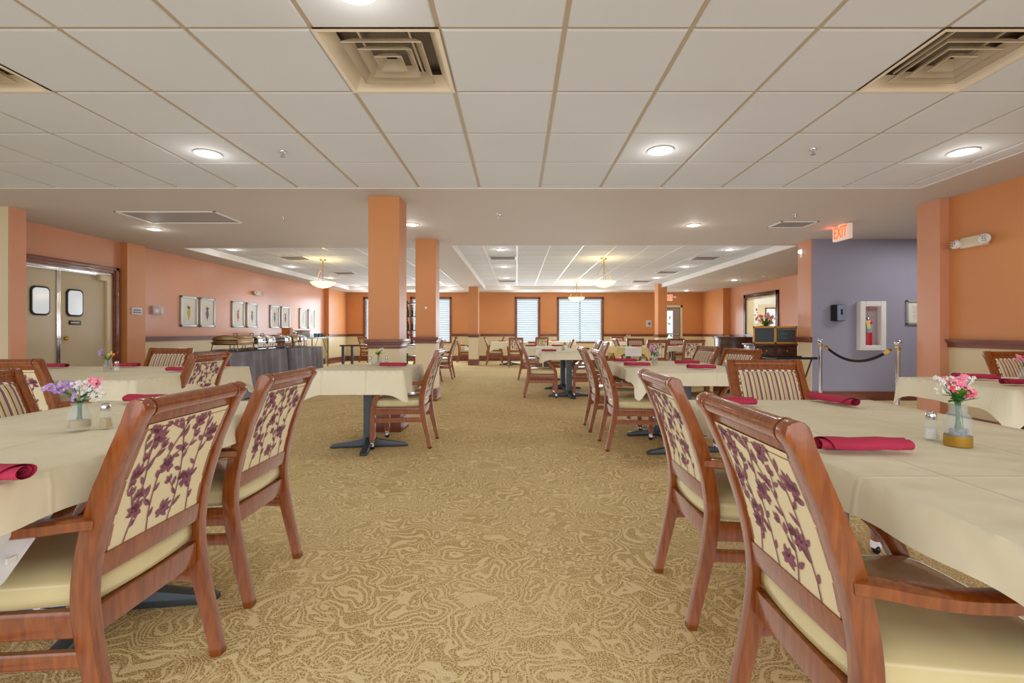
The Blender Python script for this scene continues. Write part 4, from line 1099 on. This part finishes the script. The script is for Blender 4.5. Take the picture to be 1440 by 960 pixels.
bm = B(); lathe(bm, [(0, .4), (.02, .4), (.02, .43), (0, .44)], 12); box(bm, -.03, .06, -.008, .008, .43, .442, 0); box(bm, -.03, .05, -.008, .008, .455, .467, 0, M=Matrix.Rotation(R(-6), 4, 'Y')); obj('valve_handle', bm, CHROME, t)
bm = B(); box(bm, .0, .06, -.05, -.048, .26, .39, 0, M=Matrix.Rotation(R(-12), 4, 'Y')); obj('inspection_tag', bm, mat('tag_yellow', (226, 214, 130), .6), t)
bm = B(); tube(bm, [(-.02, -.0, .43), (-.06, -.01, .42), (-.065, -.01, .3), (-.055, -.01, .15)], .008, 8); obj('hose', bm, BLACK, t)
t = thing('soap_dispenser', 'black and chrome hand sanitizer dispenser on the purple wall', 'dispenser', (5.0, 7.54, 1.37))
bm = B(); box(bm, -.09, .09, -.09, 0, -.13, .13, 0, .02); obj('housing', bm, BLACK, t)
bm = B(); box(bm, -.04, .088, -.105, -.085, -.122, .12, 0, .015); f = obj('front_cover', bm, mat('smoke_chrome', (150, 160, 178), .2, .2), t)
bm = B(); box(bm, .01, .04, -.108, -.1, -.03, .06, 0, .004); obj('window_slot', bm, BLACK, f)
t = thing('framed_certificate', 'framed certificate on the purple wall, half hidden by the orange pilaster', 'picture', (6.32, 7.54, 1.38))
bm = B()
for q in ((-.23, -.2, -.19, .19), (.2, .23, -.19, .19), (-.23, .23, .16, .19), (-.23, .23, -.19, -.16)): box(bm, q[0], q[1], -.03, 0, q[2], q[3], 0, .004)
obj('frame', bm, SILVER, t)
bm = B(); box(bm, -.2, .2, -.01, -.004, -.16, .16, 0)
for k in range(9): box(bm, -.13+.01*(k % 3), .12-.015*(k % 2), -.011, -.0105, .09-k*.024, .094-k*.024, 1)
obj('document', bm, [PAPER, mat('ink_green', (120, 140, 110), .8)], t)
def stanchion(x, y, label):
    t = thing('rope_stanchion', label, 'stanchion', (x, y, 0), group='rope stanchions')
    bm = B(); lathe(bm, [(0, 0), (.15, 0), (.16, .01), (.15, .02), (.05, .035), (.03, .05), (0, .05)], 28); obj('base', bm, CHROME, t)
    bm = B(); lathe(bm, [(.024, .04), (.024, .9)], 18); obj('pole', bm, CHROME, t)
    bm = B(); lathe(bm, [(0, .89), (.03, .89), (.032, .9), (.02, .905), (.018, .915)], 18); ball(bm, (0, 0, .945), .038, sc=(1, 1, .85), u=20, v=12); obj('finial', bm, CHROME, t)
    bm = B(); lathe(bm, [(.026, .86), (.029, .865), (.029, .885), (.026, .89)], 18); obj('ring_collar', bm, BRASS, t)
stanchion(4.45, 7.05, 'chrome rope stanchion at the purple wall corner, left end of the black rope')
stanchion(4.5, 5.68, 'chrome rope stanchion in front of the orange pilaster, right end of the rope')
t = thing('barrier_rope', 'black velvet rope hanging between the two chrome stanchions', 'rope', (4.475, 6.36, .87))
def ropep(s): return (-.025+.05*(1-s), .66-1.3*s, -.18*(1-(2*s-1)**2)*1.0)
bm = B(); tube(bm, [ropep(.06+.88*k/20) for k in range(21)], .018, 10); obj('rope', bm, mat('velvet_black', (12, 12, 14), .9), t)
for a, b in ((0.01, .075), (.925, .99)):
    bm = B(); tube(bm, [ropep(a), ropep((a+b)/2), ropep(b)], .021, 12); obj('end_cap', bm, BRASS, t)

# ------------------------------------------------------------------ right rear furniture
t = thing('host_cabinet', 'dark wood cabinet under the two panel chalkboard', 'cabinet', (4.43, 8.4, 0))
bm = B(); box(bm, -.37, .35, -.2, .2, .04, .84, 0, .006); box(bm, -.4, .37, -.23, .21, .84, .87, 0, .006); box(bm, -.35, .33, -.18, .2, 0, .04); obj('carcass', bm, DARKW, t)
for k in range(2):
    bm = B(); x0 = -.35+.35*k; box(bm, x0, x0+.33, -.215, -.2, .7, .81, 0, .004); dr = obj('drawer', bm, DARKW, t)
    bm = B(); ball(bm, (x0+.165, -.225, .755), .014); obj('knob', bm, BRASS, dr)
    bm = B(); box(bm, x0, x0+.33, -.215, -.2, .08, .68, 0, .004); dr = obj('cabinet_door', bm, DARKW, t)
    bm = B(); ball(bm, (x0+(.29 if k == 0 else .04), -.225, .4), .012); obj('knob', bm, BRASS, dr)
t = thing('menu_chalkboard', 'oak framed two panel menu chalkboard standing on the dark cabinet', 'chalkboard', (4.41, 8.22, .872))
bm = B()
for q in ((-.375, .375, 0, .03), (-.375, .375, .27, .3), (-.375, -.35, 0, .3), (.35, .375, 0, .3), (-.02, .02, 0, .3)): box(bm, q[0], q[1], -.02, .01, q[2], q[3], 0, .003)
obj('frame', bm, OAK, t)
bm = B(); box(bm, -.355, .355, -.008, .004, .02, .28); sl = obj('slate', bm, CHALK, t)
bm = B(); rnd = random.Random(5)
def scrib(z, x0, x1, m, h=.012):
    x = x0
    while x < x1:
        w = rnd.uniform(.008, .016)
        tube(bm, [(x, -.0095, z), (x+w*.3, -.0095, z+h), (x+w*.6, -.0095, z), (x+w, -.0095, z+h*.8)], .0014, 4, m); x += w+rnd.choice((.004, .004, .014))
scrib(.243, .05, .33, 0, .014)
for z, a, b, m in ((.205, .05, .14, 1), (.175, .05, .2, 2), (.15, .06, .2, 2), (.12, .05, .16, 3), (.09, .05, .2, 2)): scrib(z, a, b, m)
obj('chalk_writing', bm, [mat('chalk_white', (235, 235, 235), .9), mat('chalk_red', (200, 110, 120), .9), mat('chalk_green', (120, 200, 150), .9), mat('chalk_mint', (90, 190, 160), .9)], t)
t = thing('tray_stand', 'black folding tray stand in front of the dark cabinet', 'tray stand', (4.05, 7.15, 0))
bm = B(); box(bm, -.3, .3, -.2, .2, .675, .69, 0, .006); box(bm, -.3, .3, -.2, -.19, .69, .71, 0, .003); box(bm, -.3, .3, .19, .2, .69, .71, 0, .003); obj('tray', bm, BLACK, t)
for s in (-1, 1):
    bm = B(); tube(bm, [(s*.24, -.18, .01), (s*.24, .18, .672)], .012, 8); tube(bm, [(s*.22, .18, .01), (s*.22, -.18, .672)], .012, 8); obj('leg', bm, BLACK, t)
t = thing('flower_vase', 'glass vase on the dark cabinet behind the chalkboard', 'vase', (4.38, 8.45, .872))
bm = B(); lathe(bm, [(0, 0), (.05, 0), (.045, .1), (.06, .3), (.055, .3), (.04, .1), (.0, .01)], 20); obj('vase_body', bm, JARG, t)
big = thing('flower_bouquet', 'large pink and white flower arrangement above the chalkboard', 'flowers', (4.38, 8.45, 1.17))
rnd = random.Random(21); st = B()
for k in range(38):
    a = rnd.uniform(0, 6.28); q = rnd.uniform(.02, .16); p = Vector((q*math.cos(a), q*math.sin(a)*.7, .06+rnd.uniform(0, .2)*(1-q*3)))
    c = [(250, 120, 120), (245, 170, 170), (240, 240, 240), (250, 90, 110)][k % 4]
    b = bpy.data.objects.new('blossom', petal_mesh(c, .024, 7)); C.objects.link(b); b.parent = big; b.location = p; b.rotation_euler = (rnd.uniform(.8, 1.6), 0, rnd.uniform(-1, 1))
    tube(st, [(0, 0, -.1), tuple(p*.5), tuple(p)], .003, 5)
obj('stem_bundle', st, DGREEN, big)
for k in range(26):
    a = rnd.uniform(0, 6.28); L = rnd.uniform(.08, .2); e = rnd.uniform(-.1, 1.2); bm = B(); M = Matrix.Rotation(a, 4, 'Z')
    vs = [M @ Vector((s*L, w*L, s*L*math.sin(e)-.2*L*s*s+.02)) for s, w in ((0, 0), (.35, .16), (.65, .16), (1, 0), (.65, -.16), (.35, -.16))]
    c = bm.verts.new(sum(vs, Vector())/6); vv = [bm.verts.new(v) for v in vs]
    for i in range(6): bm.faces.new([c, vv[i], vv[(i+1) % 6]])
    obj('leaf', bm, GREEN, big)
t = thing('curved_sideboard', 'bow fronted dark sideboard left of the chalkboard cabinet', 'sideboard', (5.5, 12.0, 0))
bm = B(); P = [(.5*math.cos(R(a)), .42*math.sin(R(a))) for a in range(180, 361, 12)]
prism(bm, P+[(.5, .2), (-.5, .2)], 2, .05, .92, 0, .004); obj('carcass', bm, DARKW, t)
bm = B(); P2 = [(p[0]*1.05, p[1]*1.06) for p in P]; prism(bm, P2+[(.525, .22), (-.525, .22)], 2, .92, .955, 0, .006); obj('worktop', bm, DARKW, t)
bm = B(); prism(bm, [(p[0]*.95, p[1]*.94) for p in P]+[(.47, .2), (-.47, .2)], 2, 0, .05); obj('plinth', bm, BLACK, t)
# things seen in the side room
t = thing('side_room_door', 'cream door with a dark framed pane beyond the wall opening', 'door', (9.15, 17.38, 0), R(90))
bm = B(); box(bm, -.04, 0, -.45, .45, 0, 2.05, 0, .006); obj('door_leaf', bm, CREAM, t)
bm = B()
for q in ((-.2, -.16, .95, 1.95), (.16, .2, .95, 1.95), (-.2, .2, 1.91, 1.95), (-.2, .2, .95, .99)): box(bm, -.06, -.04, *q)
obj('pane_frame', bm, DARKW, t)
bm = B(); box(bm, -.047, -.041, -.16, .16, .99, 1.91); obj('pane', bm, COPEN, t)
t = thing('wall_picture', 'black and white picture on the cream wall beyond the opening', 'picture', (8.68, 17.38, 1.72), R(90))
bm = B(); box(bm, -.03, 0, -.3, .3, -.35, .35, 0, .004); obj('frame', bm, WHITE, t)
bm = B(); rnd = random.Random(9)
for k in range(14): y0, z0 = rnd.uniform(-.24, .18), rnd.uniform(-.3, .24); box(bm, -.033, -.03, y0, y0+rnd.uniform(.03, .1), z0, z0+rnd.uniform(.02, .1))
obj('print', bm, mat('ink_grey', (90, 95, 105), .8), t)
l = bpy.data.lights.new('side_room_lamp', 'POINT'); l.energy = 120; l.shadow_soft_size = .3; lo = bpy.data.objects.new('side_room_lamp', l); C.objects.link(lo); lo.location = (8.4, 14.5, 2.3); l.color = (.88, .95, 1)

# ------------------------------------------------------------------ buffet
def skirted(x0, x1, y0, y1, z, tl, cl, seed):
    cx, cy = (x0+x1)/2, (y0+y1)/2
    t = thing('buffet_table', tl, 'table', (cx, cy, 0), group='buffet tables')
    bm = B(); box(bm, x0-cx, x1-cx, y0-cy, y1-cy, z-.03, z-.003, 0, .004); obj('tabletop', bm, DARKW, t)
    for sx in (-1, 1):
        for sy in (-1, 1):
            bm = B(); tube(bm, [(sx*(x1-x0)*.42, sy*(y1-y0)*.42, 0), (sx*(x1-x0)*.42, sy*(y1-y0)*.42, z-.03)], .015); obj('leg', bm, IRON, t)
    bm = B(); hx, hy = (x1-x0)/2+.008, (y1-y0)/2+.008
    P = []
    def edge(a, b, nr):
        L = math.hypot(b[0]-a[0], b[1]-a[1]); n = int(L/.03)
        for k in range(n): s = k/n; P.append((a[0]+(b[0]-a[0])*s, a[1]+(b[1]-a[1])*s, nr, s*L))
    edge((-hx, -hy), (hx, -hy), (0, -1)); edge((hx, -hy), (hx, hy), (1, 0)); edge((hx, hy), (-hx, hy), (0, 1)); edge((-hx, hy), (-hx, -hy), (-1, 0))
    rings = []
    for zz, f in ((z, 0), (z-.02, .35), (z-.3, .8), (.02, 1.3)):
        rings.append([bm.verts.new((x+nr[0]*.03*f*(1+math.sin(s*26+seed+math.sin(s*5)*2)), y+nr[1]*.03*f*(1+math.sin(s*26+seed+math.sin(s*5)*2)), zz)) for x, y, nr, s in P])
    n = len(P)
    for a, b in zip(rings, rings[1:]):
        for i in range(n): bm.faces.new([a[i], b[i], b[(i+1) % n], a[(i+1) % n]]).smooth = True
    f = bm.faces.new(rings[0]); bmesh.ops.recalc_face_normals(bm, faces=bm.faces[:])
    tag(obj('table_skirt', bm, SKIRT, None, (cx, cy, 0)), cl, 'tablecloth', 'charcoal table skirts')
skirted(-5.05, -4.32, 6.95, 8.98, .76, 'nearer buffet table hidden under the pleated charcoal skirt', 'pleated charcoal skirt on the nearer buffet table, under the chafing dishes', 0)
skirted(-5.05, -4.3, 9.12, 10.6, .76, 'farther buffet table hidden under the pleated charcoal skirt', 'pleated charcoal skirt on the farther buffet table', 2)
def chafer(x, y, label, mt, L=.3, W=.42, z=.765):
    t = thing('chafing_dish', label, 'chafing dish', (x, y, z), group='chafing dishes on the buffet')
    hy, hx = L/2, W/2
    bm = B()
    for sx in (-1, 1):
        for sy in (-1, 1): tube(bm, [(sx*hx, sy*hy, 0), (sx*hx*.94, sy*hy*.94, .1), (sx*hx, sy*hy, .15)], .008, 6)
    for zz in (.02, .14):
        tube(bm, [(-hx, -hy, zz), (hx, -hy, zz), (hx, hy, zz), (-hx, hy, zz), (-hx, -hy, zz)], .006, 6)
    obj('stand', bm, mt, t)
    bm = B(); box(bm, -hx*.96, hx*.96, -hy*.96, hy*.96, .1, .17, 0, .015); obj('water_pan', bm, mt, t)
    bm = B(); n = 10; P = [(-hx*.98, .172)]+[(-hx*.98*math.cos(PI*k/n), .172+.085*math.sin(PI*k/n)**.7) for k in range(n+1)]+[(hx*.98, .172)]
    prism(bm, P[1:-1], 1, -hy*.98, hy*.98, 0, .008); ld = obj('lid', bm, mt, t)
    bm = B(); tube(bm, [(.03, -.05, .255), (.03, -.05, .285), (.03, .05, .285), (.03, .05, .255)], .007, 6); obj('lid_handle', bm, BLACK, ld)
    bm = B(); lathe(bm, [(0, 0), (.035, 0), (.035, .04), (.02, .045), (0, .045)], 14, (0, 0, .0)); obj('fuel_can', bm, mat('fuel_can', (120, 150, 190), .3, .6), t)
chafer(-4.62, 7.84, 'large bronze toned chafing dish, leftmost on the buffet', BRONZE, .5)
chafer(-4.62, 8.32, 'first chrome chafing dish right of the bronze one', CHROME, .26)
chafer(-4.62, 8.66, 'second chrome chafing dish on the nearer buffet table', CHROME, .26)
chafer(-4.62, 9.28, 'third chrome chafing dish, first on the farther buffet table', CHROME, .26)
chafer(-4.62, 9.62, 'small bronze toned chafing dish on the farther buffet table', BRONZE, .26)
chafer(-4.62, 9.96, 'last chrome chafing dish, right end of the buffet', CHROME, .26)
t = thing('wooden_riser', 'stepped wooden display riser at the rear of the buffet', 'riser', (-4.93, 10.2, .765))
bm = B()
for k, hgt in enumerate((.14, .27, .4)): box(bm, -.09, .09, -.15+k*.1, -.05+k*.1, 0, hgt, 0, .004)
obj('steps', bm, mat('riser_wood', (190, 110, 50), .5), t)
t = thing('beverage_urn', 'tall chrome beverage urn behind the chafing dishes', 'urn', (-4.9, 10.5, .765))
bm = B(); lathe(bm, [(0, 0), (.07, 0), (.06, .04), (.08, .08), (.08, .3), (.06, .34), (.02, .37), (.02, .4), (0, .4)], 20); obj('urn_body', bm, CHROME, t)
bm = B(); tube(bm, [(.08, 0, .1), (.12, 0, .1), (.125, 0, .08)], .008); obj('tap', bm, BLACK, t)
t = thing('folding_table', 'high folding table with a blue white top behind the buffet', 'table', (-5.65, 13.0, 0))
bm = B(); box(bm, -.38, .38, -.6, .6, .9, .93, 0, .006); obj('tabletop', bm, mat('blue_laminate', (175, 200, 215), .2), t)
for sx, sy in ((-1, -1), (1, -1), (-1, 1), (1, 1)):
    bm = B(); tube(bm, [(sx*.33, sy*.52, 0), (sx*.33, sy*.52, .9)], .014, 8)
    if sx > 0: tube(bm, [(sx*.33, sy*.52, .45), (sx*.33, sy*.15, .9)], .008, 6)
    obj('leg', bm, IRON, t)
bm = B(); box(bm, -.16, .16, -.22, .22, 0, .17, 0, .012); bmesh.ops.translate(bm, verts=bm.verts[:], vec=(0, 0, 0)); b0 = thing('bus_bin', 'grey serving bin at the near end of the high folding table', 'bin', (-5.7, 12.65, .933)); obj('bin_body', bm, GREYP, b0)
bm = B(); box(bm, -.18, .18, -.24, .24, .17, .185, 0, .005); obj('rim', bm, GREYP, b0)
for k in range(5):
    bm = B(); lathe(bm, [(0, 0), (.032, 0), (.045, .1), (.04, .1), (.028, .008), (0, .008)], 14)
    o = obj('tumbler', bm, mat('blue_plastic', (70, 110, 130), .3), None, (-5.45-.02*(k % 2), 13.0+k*.11, .933)); tag(o, 'blue plastic tumbler in the row at the right of the grey bin', 'cup', 'blue tumblers on the folding table')
# open shelf unit between the columns
t = thing('shelf_unit', 'tall black open shelf unit seen between the two columns', 'shelf', (-2.9, 14.2, 0))
for sx in (-1, 1):
    for sy in (-1, 1):
        bm = B(); box(bm, sx*.37-.02, sx*.37+.02, sy*.15-.02, sy*.15+.02, 0, 2.0, 0, .003); obj('upright', bm, BLACK, t)
for z in (.35, .72, 1.1, 1.5, 1.9):
    bm = B(); box(bm, -.37, .37, -.16, .16, z, z+.025, 0, .003); obj('shelf_board', bm, BLACK, t)
rnd = random.Random(31)
for z, c, nm in ((.745, (120, 30, 50), 'dark red'), (1.125, (40, 42, 50), 'black'), (1.525, (45, 60, 50), 'dark green')):
    for k in range(5):
        bm = B(); r = .035; lathe(bm, [(0, 0), (r, 0), (r, .16), (r*.35, .21), (r*.35, .27), (0, .27)], 12)
        o = obj('bottle', bm, mat('bottle_glass', c, .15), None, (-3.2+k*.12, 14.12, z)); tag(o, '%s bottle in the row on the tall black shelf unit' % nm, 'bottle', '%s bottles on the black shelf unit' % nm)
# white napkin over the far chair arm
bm = B(); P = [(-.02, -.08, .0), (.05, -.08, .04), (.05, .08, .04), (-.02, .08, 0)]
quad(bm, [(-.01, -.09, -.16), (.0, -.09, .03), (.0, .09, .03), (-.01, .09, -.16)]); quad(bm, [(.0, -.09, .03), (.06, -.09, .035), (.06, .09, .035), (.0, .09, .03)]); quad(bm, [(.06, -.09, .035), (.075, -.09, -.14), (.075, .09, -.14), (.06, .09, .035)])
tag(obj('cloth_napkin', bm, WCLOTH, None, (-1.72, 16.63, .6), R(90)), 'white cloth draped over the arm of the chair beside the far column', 'napkin')
# outside greenery
bm = B(); rnd = random.Random(6)
for k in range(420):
    c = Vector((rnd.gauss(0, .35), rnd.gauss(0, .2), rnd.uniform(.0, 2.1))); a = rnd.uniform(0, 6.28); e = rnd.uniform(-1, 1); L = .1
    d1 = Vector((math.cos(a), math.sin(a)*.5, e)).normalized()*L; d2 = Vector((-math.sin(a), .3, math.cos(e)*.4)).normalized()*L*.5
    quad(bm, [c-d1, c-d2, c+d1, c+d2])
tag(obj('garden_shrub', bm, mat('shrub_leaf', (40, 160, 90), .6), None, (5.75, 20.5, 0)), 'green shrub outdoors behind the glass exit door', 'shrub')
bm = B(); quad(bm, [(-20, 18, -.02), (20, 18, -.02), (20, 45, -.02), (-20, 45, -.02)]); o = struct('ground_outside', bm, mat('pale_paving', (190, 190, 185), .9))

# ------------------------------------------------------------------ light
def area(name, loc, rot, sx, sy, e, col):
    l = bpy.data.lights.new(name, 'AREA'); l.shape = 'RECTANGLE'; l.size = sx; l.size_y = sy; l.energy = e; l.color = col
    o = bpy.data.objects.new(name, l); C.objects.link(o); o.location = loc; o.rotation_euler = rot; return o
for a, b, z0, z1 in WIN:
    area('window_daylight', ((a+b)/2, BY-.06, (z0+z1)/2), (R(-90), 0, 0), b-a, z1-z0, 42*(b-a), (.82, .91, 1))
area('door_daylight', (5.62, BY-.08, 1.1), (R(-90), 0, 0), .6, 1.6, 18, (.85, .93, 1))
area('assumed_window_light', (0, -3.2, 1.7), (R(90), 0, 0), 9, 2.4, 120, (1, .97, .93))  # unseen wide light added behind the camera, for windows only assumed there
area('ceiling_bounce_front', (0, 2.0, .02), (R(180), 0, 0), 8, 6, 66, (.93, .96, 1))  # added upward fill at floor level imitating bounced light, likewise the next two
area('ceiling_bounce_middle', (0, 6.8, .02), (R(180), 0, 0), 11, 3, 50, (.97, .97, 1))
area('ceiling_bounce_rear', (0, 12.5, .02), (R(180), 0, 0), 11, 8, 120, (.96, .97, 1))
area('corridor_light', (6.4, 6.4, 2.5), (0, 0, 0), 1.2, .6, 22, (1, .97, .95))
W = bpy.data.worlds.new('World'); S.world = W; W.use_nodes = True
bg = W.node_tree.nodes['Background']; bg.inputs[0].default_value = (.93, .96, 1, 1); bg.inputs[1].default_value = 1.1

cam = bpy.data.cameras.new('camera'); cam.sensor_width = 36; cam.lens = 676/1440*36
cam.shift_x = -7/1440; cam.shift_y = -13.5/1440; cam.clip_start = .05
co = bpy.data.objects.new('camera', cam); C.objects.link(co); co.location = (0, 0, 1.075); co.rotation_euler = (R(90), 0, 0)
S.camera = co
S.view_settings.view_transform = 'Standard'
S.view_settings.exposure = .12; S.view_settings.gamma = 1.06
S.cycles.max_bounces = 8; S.cycles.diffuse_bounces = 4; S.cycles.glossy_bounces = 3; S.cycles.transmission_bounces = 6
S.cycles.sample_clamp_indirect = 4; S.cycles.caustics_reflective = False; S.cycles.caustics_refractive = False
